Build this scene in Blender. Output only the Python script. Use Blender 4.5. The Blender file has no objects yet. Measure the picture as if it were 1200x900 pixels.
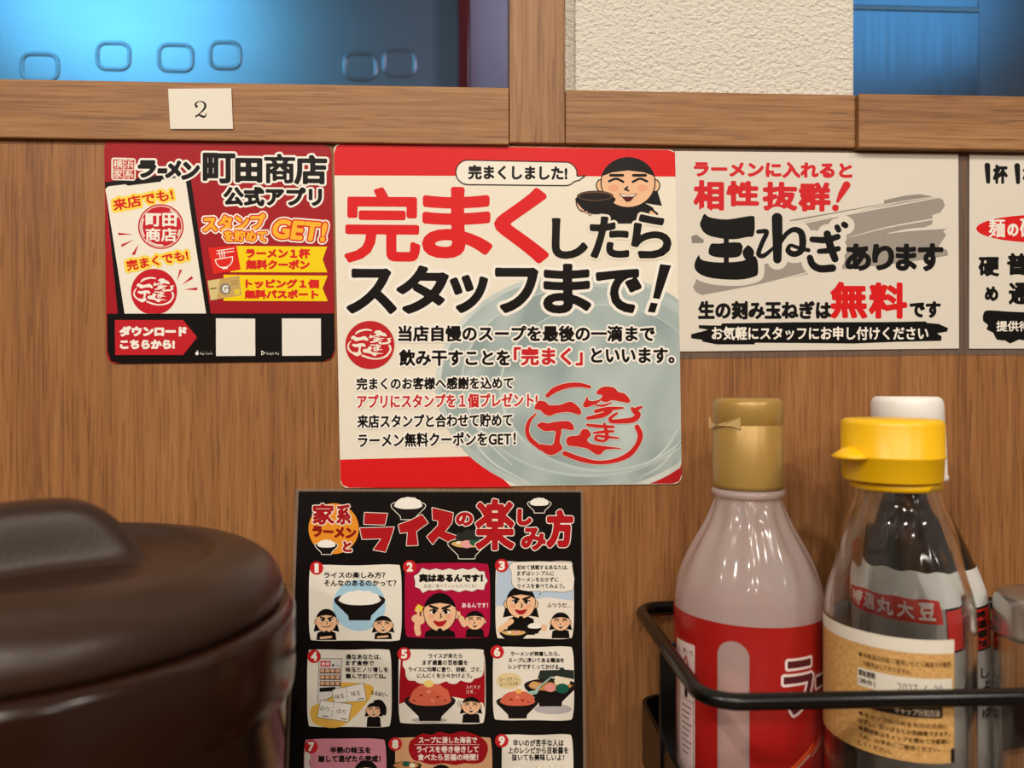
import bpy, math, random
import numpy as np
from mathutils import Vector, Matrix
random.seed(7)
SC = bpy.context.scene
COL = SC.collection
R = math.radians

# ------------------------------------------------------------------ camera, world, lights, exposure
D = 0.402                                   # camera to wall (m); z = 0 is the counter top
CAM = Vector((0, -D, 0.275))
YAW = R(2.6)
cam = bpy.data.cameras.new('camera'); cam_o = bpy.data.objects.new('camera', cam); COL.objects.link(cam_o)
cam_o.location = CAM; cam_o.rotation_euler = (R(90), 0, -YAW)
cam.sensor_width = 9.147; cam.lens = 9.147 * 0.75          # phone main camera, f = 900 px of 1200
cam.clip_start = 0.005; cam.clip_end = 50
cam.dof.use_dof = True; cam.dof.focus_distance = 0.402; cam.dof.aperture_fstop = 2.0
SC.camera = cam_o
SC.view_settings.view_transform = 'Standard'; SC.view_settings.look = 'None'
SC.view_settings.gamma = 1; SC.view_settings.use_curve_mapping = False
SC.view_settings.exposure = 0.0
SC.cycles.use_denoising = True
SC.cycles.sample_clamp_indirect = 4.0
SC.cycles.max_bounces = 14; SC.cycles.transmission_bounces = 12; SC.cycles.transparent_max_bounces = 24

w = bpy.data.worlds.new('room'); SC.world = w; w.use_nodes = True
bg = w.node_tree.nodes['Background']; bg.inputs[0].default_value = (1.0, 0.88, 0.75, 1); bg.inputs[1].default_value = 0.23

def lamp(kind, name, loc, power, color, size, target=None):
    l = bpy.data.lights.new(name, kind); l.energy = power; l.color = color
    if kind == 'AREA':
        l.shape = 'RECTANGLE'; l.size, l.size_y = size
    else:
        l.shadow_soft_size = size
    o = bpy.data.objects.new(name, l); COL.objects.link(o); o.location = loc
    if target is not None:
        o.rotation_euler = (Vector(target) - Vector(loc)).to_track_quat('-Z', 'Y').to_euler()
    return o
WARM = (1.0, 0.915, 0.81)
# ceiling downlights of the dining room (behind and above the camera)
for i, (x, y, z, p) in enumerate([(-0.95, -1.25, 1.45, 36), (0.15, -1.5, 1.5, 30), (1.1, -1.35, 1.5, 26), (-1.9, -1.6, 1.5, 18),
                                  (-0.55, -2.5, 1.5, 34), (0.5, -2.6, 1.5, 34), (1.6, -2.6, 1.5, 24), (-1.5, -2.9, 1.5, 24),
                                  (0.0, -3.6, 1.5, 26), (-0.25, -1.15, 1.5, 14)]):
    lamp('POINT', 'ceiling_downlight', (x, y, z), p * 1.06, WARM, 0.035)
# the cold kitchen lamps behind the partition, then an added fill light
lamp('AREA', 'kitchen_lamp', (-0.43, 0.07, 0.73), 0.72, (0.15, 0.60, 1.0), (0.28, 0.15), (-0.36, 0.33, 0.58))
lamp('AREA', 'kitchen_lamp', (0.355, 0.06, 0.635), .115, (0.12, 0.50, 1.0), (0.27, 0.12), (0.30, 0.20, 0.54))
lamp('POINT', 'strip_fill_light', (0.10, 0.21, 0.63), .42, (0.70, 0.66, 0.92), .02)  # added fill, hidden behind the post, brightens the grey panel and red strip

# ------------------------------------------------------------------ helpers: pixels of the 1200 x 900 frame <-> places
fwd = Vector((math.sin(YAW), math.cos(YAW), 0)); rgt = Vector((math.cos(YAW), -math.sin(YAW), 0)); UP = Vector((0, 0, 1))
def ray(px, py):
    return fwd + rgt * ((px - 600) / 900.0) + UP * ((450 - py) / 900.0)
def on_y(px, py, y):                        # the point of the plane Y = y that shows at a pixel
    d = ray(px, py); return CAM + d * ((y - CAM.y) / d.y)
def on_plane(px, py, p0, n):
    d = ray(px, py); return CAM + d * ((p0 - CAM).dot(n) / d.dot(n))
def at_depth(px, py, dep):
    return CAM + ray(px, py) * dep
def srgb(c):
    if isinstance(c, str):
        c = tuple(int(c[i:i + 2], 16) for i in (0, 2, 4))
    return tuple((v / 255 / 12.92 if v / 255 <= 0.04045 else ((v / 255 + 0.055) / 1.055) ** 2.4) for v in c)

def new_mat(name):
    m = bpy.data.materials.new(name); m.use_nodes = True
    return m, m.node_tree.nodes, m.node_tree.links, m.node_tree.nodes['Principled BSDF']
def plain(name, col, rough=0.5, metal=0.0, spec=0.5, coat=0.0):
    m, n, l, b = new_mat(name)
    b.inputs['Base Color'].default_value = (*srgb(col), 1); b.inputs['Roughness'].default_value = rough
    b.inputs['Metallic'].default_value = metal; b.inputs['Specular IOR Level'].default_value = spec
    b.inputs['Coat Weight'].default_value = coat
    return m
_ink = {}
INK_GAIN = 0.92
def ink(c, rough=0.32):
    k = (c, rough)
    if k not in _ink:
        m, n, l, b = new_mat('ink_' + c)
        b.inputs['Base Color'].default_value = (*[v * INK_GAIN for v in srgb(c)], 1)
        b.inputs['Roughness'].default_value = rough; b.inputs['Specular IOR Level'].default_value = 0.14
        _ink[k] = m
    return _ink[k]

def wood(name, axis, dark, mid, light, seed=0.0, fine=1.0, rough=0.45):
    m, n, l, b = new_mat(name)
    tc = n.new('ShaderNodeTexCoord')
    def layer(across, along, detail, rgh, off):
        mp = n.new('ShaderNodeMapping'); s = [across] * 3; s['XYZ'.index(axis)] = along
        mp.inputs['Scale'].default_value = s; mp.inputs['Location'].default_value = (off + seed, off * 1.7, off * .6 + seed)
        l.new(tc.outputs['Object'], mp.inputs['Vector'])
        t = n.new('ShaderNodeTexNoise'); t.inputs['Scale'].default_value = 1.0; t.inputs['Detail'].default_value = detail
        t.inputs['Roughness'].default_value = rgh; t.inputs['Distortion'].default_value = 0.35
        l.new(mp.outputs['Vector'], t.inputs['Vector']); return t.outputs['Fac']
    bands = layer(55, 2.0, 3, .5, 0.0)          # broad figure
    fibre = layer(520 * fine, 16, 4, .6, 3.1)    # fibres
    pores = layer(1000 * fine, 36, 2, .5, 7.7)   # short dark pores
    a = n.new('ShaderNodeMath'); a.operation = 'MULTIPLY_ADD'; l.new(bands, a.inputs[0]); a.inputs[1].default_value = 0.46
    a2 = n.new('ShaderNodeMath'); a2.operation = 'MULTIPLY'; l.new(fibre, a2.inputs[0]); a2.inputs[1].default_value = 0.70
    l.new(a2.outputs[0], a.inputs[2])
    r = n.new('ShaderNodeValToRGB'); e = r.color_ramp
    e.elements[0].position = .36; e.elements[0].color = (*srgb(dark), 1)
    e.elements[1].position = .80; e.elements[1].color = (*srgb(light), 1)
    k = e.elements.new(.58); k.color = (*srgb(mid), 1)
    l.new(a.outputs[0], r.inputs[0])
    pr = n.new('ShaderNodeValToRGB'); pr.color_ramp.elements[0].position = .34; pr.color_ramp.elements[0].color = (.62, .56, .5, 1)
    pr.color_ramp.elements[1].position = .46; pr.color_ramp.elements[1].color = (1, 1, 1, 1)
    l.new(pores, pr.inputs[0])
    mx = n.new('ShaderNodeMix'); mx.data_type = 'RGBA'; mx.blend_type = 'MULTIPLY'; mx.inputs['Factor'].default_value = .75
    l.new(r.outputs[0], mx.inputs[6]); l.new(pr.outputs[0], mx.inputs[7])
    l.new(mx.outputs[2], b.inputs['Base Color'])
    bp = n.new('ShaderNodeBump'); bp.inputs['Strength'].default_value = .12; bp.inputs['Distance'].default_value = .0004
    l.new(fibre, bp.inputs['Height']); l.new(bp.outputs[0], b.inputs['Normal'])
    b.inputs['Roughness'].default_value = rough; b.inputs['Specular IOR Level'].default_value = .3
    return m

# ------------------------------------------------------------------ helpers: objects
def link(name, verts, faces, mat=None, parent=None, smooth=False, mats=None, idx=None, origin=None):
    me = bpy.data.meshes.new(name)
    base = origin if origin is not None else (parent.location if parent is not None else None)
    if parent is not None and parent.get('_base') is not None: base = Vector(parent['_base'])
    if base is not None:
        verts = [Vector(v) - Vector(base) for v in verts]
    me.from_pydata([tuple(v) for v in verts], [], faces)
    for mm in (mats or ([mat] if mat else [])): me.materials.append(mm)
    if idx is not None: me.polygons.foreach_set('material_index', idx)
    if smooth: me.polygons.foreach_set('use_smooth', [True] * len(me.polygons))
    me.update()
    o = bpy.data.objects.new(name, me); COL.objects.link(o)
    if parent is not None: o.parent = parent
    elif origin is not None: o.location = origin
    return o
def thing(name, loc, label, cat, group=None):
    o = bpy.data.objects.new(name, None); COL.objects.link(o); o.location = loc; o.empty_display_size = .02
    o['label'] = label; o['category'] = cat
    if group: o['group'] = group
    return o
def tag(o, label, cat, group=None):
    o['label'] = label; o['category'] = cat
    if group: o['group'] = group
    return o
def structure(o): o['kind'] = 'structure'; return o
def sub(name, verts, faces, mat, part, root, smooth=False):        # a sub-part: its parent is a part whose origin is the thing's base
    me = bpy.data.meshes.new(name); me.from_pydata([tuple(Vector(v) - Vector(root.location)) for v in verts], [], faces)
    me.materials.append(mat)
    if smooth: me.polygons.foreach_set('use_smooth', [True] * len(me.polygons))
    o = bpy.data.objects.new(name, me); COL.objects.link(o); o.parent = part; return o
def box_vf(x0, x1, y0, y1, z0, z1, bev=0.0):
    import bmesh
    bm = bmesh.new()
    vs = [bm.verts.new(p) for p in ((x0, y0, z0), (x1, y0, z0), (x1, y1, z0), (x0, y1, z0), (x0, y0, z1), (x1, y0, z1), (x1, y1, z1), (x0, y1, z1))]
    for f in ((3, 2, 1, 0), (4, 5, 6, 7), (0, 1, 5, 4), (1, 2, 6, 5), (2, 3, 7, 6), (3, 0, 4, 7)): bm.faces.new([vs[i] for i in f])
    if bev: bmesh.ops.bevel(bm, geom=bm.edges[:], offset=bev, segments=2, affect='EDGES', profile=.5)
    bm.verts.index_update()
    out = [v.co.copy() for v in bm.verts], [[v.index for v in f.verts] for f in bm.faces]
    bm.free(); return out
def lathe_vf(prof, cx, cy, seg=96, close=False, tilt=None, squash=None):
    vs, fs = [], []
    for r, z in prof:
        for k in range(seg):
            t = 2 * math.pi * k / seg; vs.append(Vector((cx + r * math.cos(t), cy + r * math.sin(t), z)))
    n = len(prof)
    for i in range(n if close else n - 1):
        for k in range(seg):
            a, b = i * seg, ((i + 1) % n) * seg; k2 = (k + 1) % seg
            fs.append((a + k, a + k2, b + k2, b + k))
    if not close:
        if prof[0][0] > 1e-5: fs.append(tuple(reversed(range(seg))))
        if prof[-1][0] > 1e-5: fs.append(tuple(range((n - 1) * seg, n * seg)))
    return vs, fs
def spline(pts, n=8, closed=False):
    P = [np.array(p, float) for p in pts]; out = []
    N = len(P)
    for i in range(N if closed else N - 1):
        p1, p2 = P[i], P[(i + 1) % N]
        p0 = P[i - 1] if (closed or i > 0) else 2 * p1 - p2
        p3 = P[(i + 2) % N] if (closed or i + 2 < N) else 2 * p2 - p1
        for k in range(n):
            t = k / n
            out.append(.5 * ((2 * p1) + (-p0 + p2) * t + (2 * p0 - 5 * p1 + 4 * p2 - p3) * t * t + (-p0 + 3 * p1 - 3 * p2 + p3) * t ** 3))
    if not closed: out.append(P[-1])
    return out
def tube_vf(path, rad, seg=14, closed=False):
    path = [Vector(p) for p in path]; N = len(path); vs, fs = [], []
    up = Vector((0, 0, 1)); prev = None
    for i, p in enumerate(path):
        a = path[(i - 1) % N] if (closed or i) else p; b = path[(i + 1) % N] if (closed or i < N - 1) else p
        t = (b - a).normalized()
        u = (up - t * up.dot(t)) if abs(t.dot(up)) < .95 else (Vector((1, 0, 0)) - t * t.x)
        if prev is not None: u = prev - t * prev.dot(t)
        u.normalize(); prev = u; v = t.cross(u)
        for k in range(seg):
            q = 2 * math.pi * k / seg; vs.append(p + (u * math.cos(q) + v * math.sin(q)) * rad)
    for i in range(N if closed else N - 1):
        a, b = i * seg, ((i + 1) % N) * seg
        for k in range(seg): fs.append((a + k, a + (k + 1) % seg, b + (k + 1) % seg, b + k))
    if not closed: fs += [tuple(reversed(range(seg))), tuple(range((N - 1) * seg, N * seg))]
    return vs, fs

# ------------------------------------------------------------------ helpers: flat printed artwork (letters, strokes, shapes) as real thin layers of ink
_gl = {}
def glyph(ch):
    if ch not in _gl:
        c = bpy.data.curves.new('g', 'FONT'); c.body = ch; c.resolution_u = 4
        o = bpy.data.objects.new('g', c); m = o.to_mesh()
        cnt = {}
        for p in m.polygons:
            for k in p.edge_keys: cnt[k] = cnt.get(k, 0) + 1
        seg = np.array([[*m.vertices[a].co[:2], *m.vertices[b].co[:2]] for (a, b), q in cnt.items() if q == 1], float)
        if not len(seg): seg = np.zeros((0, 4))
        adv = 1.0
        if ord(ch) < 0x250 and len(seg): adv = max(seg[:, 0].max(), seg[:, 2].max()) + .07
        if ch == ' ': adv = .35
        o.to_mesh_clear(); bpy.data.objects.remove(o); bpy.data.curves.remove(c)
        _gl[ch] = (seg, adv)
    return _gl[ch]
def layout(s):
    x, out = 0.0, []
    for ch in s:
        seg, adv = glyph(ch)
        if len(seg): out.append(seg + np.array([x, 0, x, 0]))
        x += adv
    al = np.concatenate(out)
    return out, (min(al[:, 0].min(), al[:, 2].min()), min(al[:, 1].min(), al[:, 3].min()), max(al[:, 0].max(), al[:, 2].max()), max(al[:, 1].max(), al[:, 3].max()))
def seg_sdf(seg, X, Y):                     # signed distance to a closed set of outline segments (even-odd)
    P = np.stack([X.ravel(), Y.ravel()], 1); best = np.full(len(P), 1e9); ins = np.zeros(len(P), bool)
    for i in range(0, len(P), 4000):
        p = P[i:i + 4000, None, :]; a = seg[None, :, :2]; d = seg[None, :, 2:] - a
        t = np.clip(((p - a) * d).sum(2) / np.maximum((d * d).sum(2), 1e-12), 0, 1)
        q = a + d * t[..., None] - p; best[i:i + 4000] = np.sqrt((q * q).sum(2).min(1))
        y0, y1 = seg[None, :, 1], seg[None, :, 3]; py = p[..., 1]; cr = (y0 > py) != (y1 > py)
        xi = seg[None, :, 0] + (py - y0) / np.where(y1 == y0, 1e-9, y1 - y0) * (seg[None, :, 2] - seg[None, :, 0])
        ins[i:i + 4000] = ((cr & (p[..., 0] < xi)).sum(1) % 2) == 1
    return np.where(ins, -best, best).reshape(X.shape)
def stroke_sdf(pts, wid, X, Y):             # distance to a brush stroke whose half width changes along it
    best = np.full(X.shape, 1e9)
    for (a, b, ra, rb) in zip(pts[:-1], pts[1:], wid[:-1], wid[1:]):
        dx, dy = b[0] - a[0], b[1] - a[1]; L = max(dx * dx + dy * dy, 1e-12)
        t = np.clip(((X - a[0]) * dx + (Y - a[1]) * dy) / L, 0, 1)
        best = np.minimum(best, np.hypot(X - a[0] - dx * t, Y - a[1] - dy * t) - (ra + (rb - ra) * t))
    return best
def contour(F, xs, ys, maxrun=10 ** 6):     # the region F < 0 as polygons
    I = F < 0; out = []
    c = I[:-1, :-1].astype(int) + I[:-1, 1:] + I[1:, 1:] + I[1:, :-1]
    for j in range(c.shape[0]):
        row = c[j]; i = 0
        if not row.any(): continue
        while i < len(row):
            if row[i] == 4:
                k = i
                while k < len(row) and row[k] == 4 and k - i < maxrun: k += 1
                out.append([(xs[i], ys[j]), (xs[k], ys[j]), (xs[k], ys[j + 1]), (xs[i], ys[j + 1])]); i = k; continue
            if row[i]:
                q = [(j, i), (j, i + 1), (j + 1, i + 1), (j + 1, i)]; pl = []
                for a in range(4):
                    A, B = q[a], q[(a + 1) % 4]; fa, fb = F[A], F[B]
                    if fa < 0: pl.append((xs[A[1]], ys[A[0]]))
                    if (fa < 0) != (fb < 0):
                        t = fa / (fa - fb); pl.append((xs[A[1]] + (xs[B[1]] - xs[A[1]]) * t, ys[A[0]] + (ys[B[0]] - ys[A[0]]) * t))
                if len(pl) > 2: out.append(pl)
            i += 1
    return out
def grid(x0, y0, x1, y1, h):
    xs = np.arange(x0 - h, x1 + 2 * h, h); ys = np.arange(y0 - h, y1 + 2 * h, h); return xs, ys, *np.meshgrid(xs, ys)

class Art:
    def __init__(s, root, mapper, base=0.0, step=2.5e-6, slope=None, maxrun=10 ** 6):
        s.root, s.map, s.h, s.step, s.slope, s.maxrun = root, mapper, base, step, slope, maxrun
        s.keys = {}; s.cur = None; s.rough = .32; s.clip = None
    def part(s, name, label=None, new=False):
        k = (name, len(s.keys) if new else 0)
        if k not in s.keys: s.keys[k] = dict(name=name, label=label, v=[], f=[], m=[], mats=[])
        s.cur = s.keys[k]; return s
    def raw(s, polys, col, warp=None, dh=0.0, mat=None):
        p = s.cur; mat = mat or ink(col, s.rough)
        if mat not in p['mats']: p['mats'].append(mat)
        mi = p['mats'].index(mat); h = s.h + dh
        for pl in polys:
            if warp: pl = [warp(*q) for q in pl]
            ar = sum(a[0] * b[1] - b[0] * a[1] for a, b in zip(pl, pl[1:] + pl[:1]))
            if abs(ar) < 1e-7: continue
            if ar > 0: pl = pl[::-1]
            b0 = len(p['v']); p['v'] += [s.map(x, y, h) for x, y in pl]; p['f'].append(tuple(range(b0, b0 + len(pl)))); p['m'].append(mi)
    def up(s, k=1): s.h += s.step * k
    def poly(s, pts, col, smooth=0, mat=None):
        if smooth: pts = [tuple(q) for q in spline(pts, smooth, True)]
        s.raw([[tuple(q) for q in pts]], col, mat=mat); s.up(); return s
    def sdfpoly(s, pts, col, grow=0.0, smooth=0, h=.5, mat=None):
        if smooth: pts = spline(pts, smooth, True)
        pts = np.array([tuple(q) for q in pts]); seg = np.hstack([pts, np.roll(pts, -1, 0)])
        xs, ys, X, Y = grid(pts[:, 0].min() - grow, pts[:, 1].min() - grow, pts[:, 0].max() + grow, pts[:, 1].max() + grow, h)
        s.raw(contour(seg_sdf(seg, X, Y) - grow, xs, ys, s.maxrun), col, mat=mat); s.up(); return s
    def ell(s, cx, cy, rx, ry=None, col='000000', rot=0, n=40, a0=0, a1=360):
        ry = ry or rx; c, q = math.cos(R(rot)), math.sin(R(rot)); pts = []
        full = a1 - a0 >= 360
        for k in range(n if full else n + 1):
            t = R(a0 + (a1 - a0) * k / n); x, y = rx * math.cos(t), ry * math.sin(t); pts.append((cx + x * c - y * q, cy + x * q + y * c))
        return s.poly(pts, col)
    def rrect(s, x0, y0, x1, y1, r, col, sl=0.0):
        pts = []
        for cx, cy, a in ((x1 - r, y0 + r, -90), (x1 - r, y1 - r, 0), (x0 + r, y1 - r, 90), (x0 + r, y0 + r, 180)):
            for k in range(7): t = R(a + 15 * k); pts.append((cx + r * math.cos(t), cy + r * math.sin(t)))
        return s.poly([(x, y + sl * (x - x0)) for x, y in pts], col)
    def stroke(s, pts, wid, col, smooth=0, h=None, grow=0.0):
        if not hasattr(wid, '__len__'): wid = [wid] * len(pts)
        if smooth:
            q = spline([(*p, r) for p, r in zip(pts, wid)], smooth); pts = [(a[0], a[1]) for a in q]; wid = [max(a[2], .05) for a in q]
        wid = [a + grow for a in wid]; m = max(wid); xs_ = [p[0] for p in pts]; ys_ = [p[1] for p in pts]
        h = h or max(.3, min(.8, min(wid) * .9))
        xs, ys, X, Y = grid(min(xs_) - m, min(ys_) - m, max(xs_) + m, max(ys_) + m, h)
        s.raw(contour(stroke_sdf(pts, wid, X, Y), xs, ys, s.maxrun), col); s.up(); return s
    def union(s, shapes, col, grow=0.0, h=.6):   # several strokes / outlines as one silhouette
        bx = []
        for k, *a in shapes:
            P = np.array([tuple(p[:2]) for p in a[0]]); m = (max(a[1]) if k == 's' else 0) + grow
            bx.append((P[:, 0].min() - m, P[:, 1].min() - m, P[:, 0].max() + m, P[:, 1].max() + m))
        b = np.array(bx); xs, ys, X, Y = grid(b[:, 0].min(), b[:, 1].min(), b[:, 2].max(), b[:, 3].max(), h)
        F = np.full(X.shape, 1e9)
        for k, *a in shapes:
            if k == 's': F = np.minimum(F, stroke_sdf(a[0], a[1], X, Y))
            else:
                P = np.array([tuple(p[:2]) for p in a[0]]); F = np.minimum(F, seg_sdf(np.hstack([P, np.roll(P, -1, 0)]), X, Y))
        s.raw(contour(F - grow, xs, ys, s.maxrun), col); s.up(); return s
    def text(s, t, x0, y0, x1, y1, col, b=0.0, out=(), rot=0.0, shear=0.0, sl=None, h=None):
        gl, (gx0, gy0, gx1, gy1) = layout(t)
        b_ = max(b, 0); sx = (x1 - x0 - 2 * b_) / (gx1 - gx0); sy = (y1 - y0 - 2 * b_) / (gy1 - gy0)
        cx, cy = (x0 + x1) / 2, (y0 + y1) / 2
        if sl is None: sl = s.slope(cy) if s.slope else 0.0
        ca, sa = math.cos(R(rot)), math.sin(R(rot))
        def warp(x, y):
            u, v = x - cx, y - cy; u -= shear * v
            return cx + u * ca - v * sa, cy + u * sa + v * ca + sl * u
        h = h or max(.35, min(.9, (y1 - y0) / 26.0))
        layers = [(c, b + w_) for c, w_ in sorted(out, key=lambda q: -q[1])] + [(col, b)]
        segs = []
        for g in gl:
            q = g.copy(); q[:, [0, 2]] = x0 + b_ + (q[:, [0, 2]] - gx0) * sx; q[:, [1, 3]] = y1 - b_ - (q[:, [1, 3]] - gy0) * sy
            segs.append(q)
        for c, grow in layers:
            for i, q in enumerate(segs):
                m = max(grow, 0)
                xs, ys, X, Y = grid(min(q[:, 0].min(), q[:, 2].min()) - m, min(q[:, 1].min(), q[:, 3].min()) - m, max(q[:, 0].max(), q[:, 2].max()) + m, max(q[:, 1].max(), q[:, 3].max()) + m, h)
                s.raw(contour(seg_sdf(q, X, Y) - grow, xs, ys, s.maxrun), c, warp, dh=.4 * s.step * (i % 2))
            s.up()
        return s
    def finish(s):
        res = []
        for k, p in s.keys.items():
            if not p['f']: continue
            o = link(p['name'], p['v'], p['f'], parent=s.root, mats=p['mats'], idx=p['m'])
            if p['label']: o['label'] = p['label']
            res.append(o)
        return res

def sheet_mesh(name, corners, r, mapper, thick, mat, root, n=8):       # a rounded card or film with real thickness
    P = [np.array(c, float) for c in corners]; pts = []
    for i in range(4):
        c, a, b = P[i], P[i - 1], P[(i + 1) % 4]
        ua = (a - c) / np.linalg.norm(a - c); ub = (b - c) / np.linalg.norm(b - c)
        if r < .3: pts.append(tuple(c)); continue
        A, B = c + ua * r, c + ub * r
        for k in range(n + 1):
            t = k / n; pts.append(tuple((1 - t) ** 2 * (A * .95 + c * .05) + 2 * t * (1 - t) * c + t * t * (B * .95 + c * .05)))
    N = len(pts); vs = [mapper(x, y, thick) for x, y in pts] + [mapper(x, y, 0) for x, y in pts]
    fs = [tuple(reversed(range(N))), tuple(range(N, 2 * N))] + [(i, (i + 1) % N, N + (i + 1) % N, N + i) for i in range(N)]
    return link(name, vs, fs, mat, root)

# ------------------------------------------------------------------ the setting
WOOD_V = wood('wood_vertical_grain', 'Z', '70492a', '926238', 'a47447')
WOOD_H = wood('wood_ledge', 'X', '6e4a2a', '95693f', 'aa8054', 2.3)
WOOD_P = wood('wood_post', 'Z', '6e4a2a', '93683f', 'a67b50', 5.1)
def board(name, x0, x1, y0, y1, z0, z1, mat, bev=.0006):
    return structure(link(name, *box_vf(x0, x1, y0, y1, z0, z1, bev), mat, origin=Vector(((x0 + x1) / 2, y1, z0))))
PR = 0.003                                   # how far the ledge stands proud of the panel
def wx(px, py=130, y=-PR): return on_y(px, py, y).x
def wz(px, py, y=-PR): return on_y(px, py, y).z
zb = wz(300, 165.5); zt = wz(300, 97.5)       # ledge, left length
board('wall_back', -1.5, 1.5, 0.0, 0.03, -0.35, zb + .004, WOOD_V, 0)
board('trim_1', -1.2, wx(597) - .0002, -PR, .03, zb, zt, WOOD_H)
board('trim_2', wx(597.3), wx(662.3), -PR + .0004, .03, wz(630, 167.5), zt + .5, WOOD_P)
zt3 = wz(830, 108); zb3 = wz(830, 170.5)
board('trim_3', wx(662.8), wx(1003), -PR, .03, zb3, zt3, WOOD_H)
board('trim_4', wx(1003.6), 1.5, -PR - .0030, .03, wz(1100, 174.5, -PR - .0030), wz(1100, 111, -PR - .0030), WOOD_H)

m, n, l, b = new_mat('stucco')               # rough cream plaster between the two openings
b.inputs['Base Color'].default_value = (*[v * .95 for v in srgb('ece5d6')], 1); b.inputs['Roughness'].default_value = .85
tc = n.new('ShaderNodeTexCoord'); mp = n.new('ShaderNodeMapping'); mp.inputs['Scale'].default_value = (360, 360, 460); l.new(tc.outputs['Object'], mp.inputs[0])
t1 = n.new('ShaderNodeTexNoise'); t1.inputs['Scale'].default_value = 1; t1.inputs['Detail'].default_value = 5; t1.inputs['Roughness'].default_value = .6; l.new(mp.outputs[0], t1.inputs[0])
bp = n.new('ShaderNodeBump'); bp.inputs['Strength'].default_value = .9; bp.inputs['Distance'].default_value = .0034; l.new(t1.outputs[0], bp.inputs['Height']); l.new(bp.outputs[0], b.inputs['Normal'])
STUCCO = m
xs0, xs1 = on_y(674, 50, -.001).x, on_y(996, 100, .004).x
board('wall_right', xs0, xs1, -.001, .03, zt3 - .002, zt3 + .5, STUCCO, .0015)
board('wall_left', wx(662.3) + .0002, xs0, .004, .03, zt3 - .002, zt3 + .5, STUCCO, 0)

# what shows through the openings: the cold-lit stainless kitchen side
def steel(name, col, rough, sx, sz, var):
    m, n, l, b = new_mat(name)
    tc = n.new('ShaderNodeTexCoord'); mp = n.new('ShaderNodeMapping'); mp.inputs['Scale'].default_value = (sx, 20, sz); l.new(tc.outputs['Object'], mp.inputs[0])
    t = n.new('ShaderNodeTexNoise'); t.inputs['Scale'].default_value = 1; t.inputs['Detail'].default_value = 4; l.new(mp.outputs[0], t.inputs[0])
    r = n.new('ShaderNodeMapRange'); r.inputs[1].default_value = .3; r.inputs[2].default_value = .7; r.inputs[3].default_value = rough - var; r.inputs[4].default_value = rough + var
    l.new(t.outputs[0], r.inputs[0]); l.new(r.outputs[0], b.inputs['Roughness'])
    b.inputs['Base Color'].default_value = (*srgb(col), 1); b.inputs['Metallic'].default_value = .85
    bp = n.new('ShaderNodeBump'); bp.inputs['Strength'].default_value = var * 2; bp.inputs['Distance'].default_value = .0005; l.new(t.outputs[0], bp.inputs['Height']); l.new(bp.outputs[0], b.inputs['Normal'])
    return m
STEEL_A = steel('satin_steel', 'b9c4cc', .42, 8, 30, .02)
STEEL_B = steel('brushed_steel', 'aebcc6', .34, 260, 5, .07)
YB = 0.33
pA = on_y(-140, 60, YB); pB = on_y(536, 60, YB); pC = on_y(550, 60, YB)
zk0 = on_y(300, 120, YB).z - .10; zk1 = zk0 + .55
sp = thing('steel_backsplash', (pA.x, YB + .004, zk0), 'blue lit satin steel sheet with pressed squares, seen through the left opening', 'steel sheet')
link('sheet', *box_vf(pA.x, pB.x, YB, YB + .004, zk0, zk1), STEEL_A, sp); SHEET = bpy.data.objects['sheet']
def rounded_ring(cx, cz, w_, h_, rad):
    pts = []
    for ox, oz, a in ((1, 1, 0), (-1, 1, 90), (-1, -1, 180), (1, -1, 270)):
        for k in range(6):
            t = R(a + 18 * k); pts.append((cx + ox * (w_ / 2 - .008) + .008 * math.cos(t), YB + .0010, cz + oz * (h_ / 2 - .008) + .008 * math.sin(t)))
    return tube_vf(pts, rad, 10, True)
for (px, py, ww) in ((47, 79, 40), (133, 66, 36), (206, 68, 38), (264, 65, 34), (422, 78, 36), (468, 74, 36)):
    c = on_y(px, py, YB); k = .73 / 900
    link('pressed_square', *rounded_ring(c.x, c.z, ww * k, 30 * k, .0022), STEEL_A, sp, smooth=True).parent = SHEET
RED_P = plain('dark_red_paint', '7a2a26', .35)
structure(link('trim_5', *box_vf(pB.x + .001, pC.x, YB - .02, YB + .012, zk0, zk1, .001), RED_P, origin=Vector((pB.x, YB, zk0))))
GREY_P = plain('grey_panel', 'a9a0a8', .6)
structure(link('wall_front', *box_vf(pC.x + .001, pC.x + .30, YB - .015, YB + .015, zk0, zk1), GREY_P, origin=Vector((pC.x, YB, zk0))))
YC = 0.20
qA = on_y(940, 60, YC); qM = on_y(1148, 60, YC); qB = on_y(1330, 60, YC); qz = on_y(1100, 150, YC).z; qt = on_y(1040, 8, YC).z
sb = thing('steel_cabinet', (qA.x, YC + .02, qz), 'blue lit brushed steel cabinet side seen through the right opening', 'cabinet')
link('side_panel', *box_vf(qA.x, qM.x, YC, YC + .02, qz, qt, .0008), STEEL_B, sb)
link('lit_edge_strip', *box_vf(qA.x, qM.x, YC - .0012, YC - .0002, qt - .003, qt + .0002, .0003), plain('painted_lit_edge', 'c9e2e6', .4), sb)  # pale colour stands in for light caught on the panel's edge
link('top_rail', *box_vf(qA.x, qM.x, YC + .0005, YC + .02, qt + .0003, qt + .09, .0012), STEEL_B, sb)
link('end_panel', *box_vf(qM.x + .0006, qB.x, YC + .004, YC + .02, qz, qt + .09, .0008), STEEL_A, sb)
structure(link('wall_light_block', *box_vf(-2.2, 2.2, 0.0, .03, .525, 2.4), plain('light_block_paint', 'cfc4b0', .8), origin=Vector((0, 0, .525))))  # unseen header, added to keep the downlights off the steel
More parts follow.
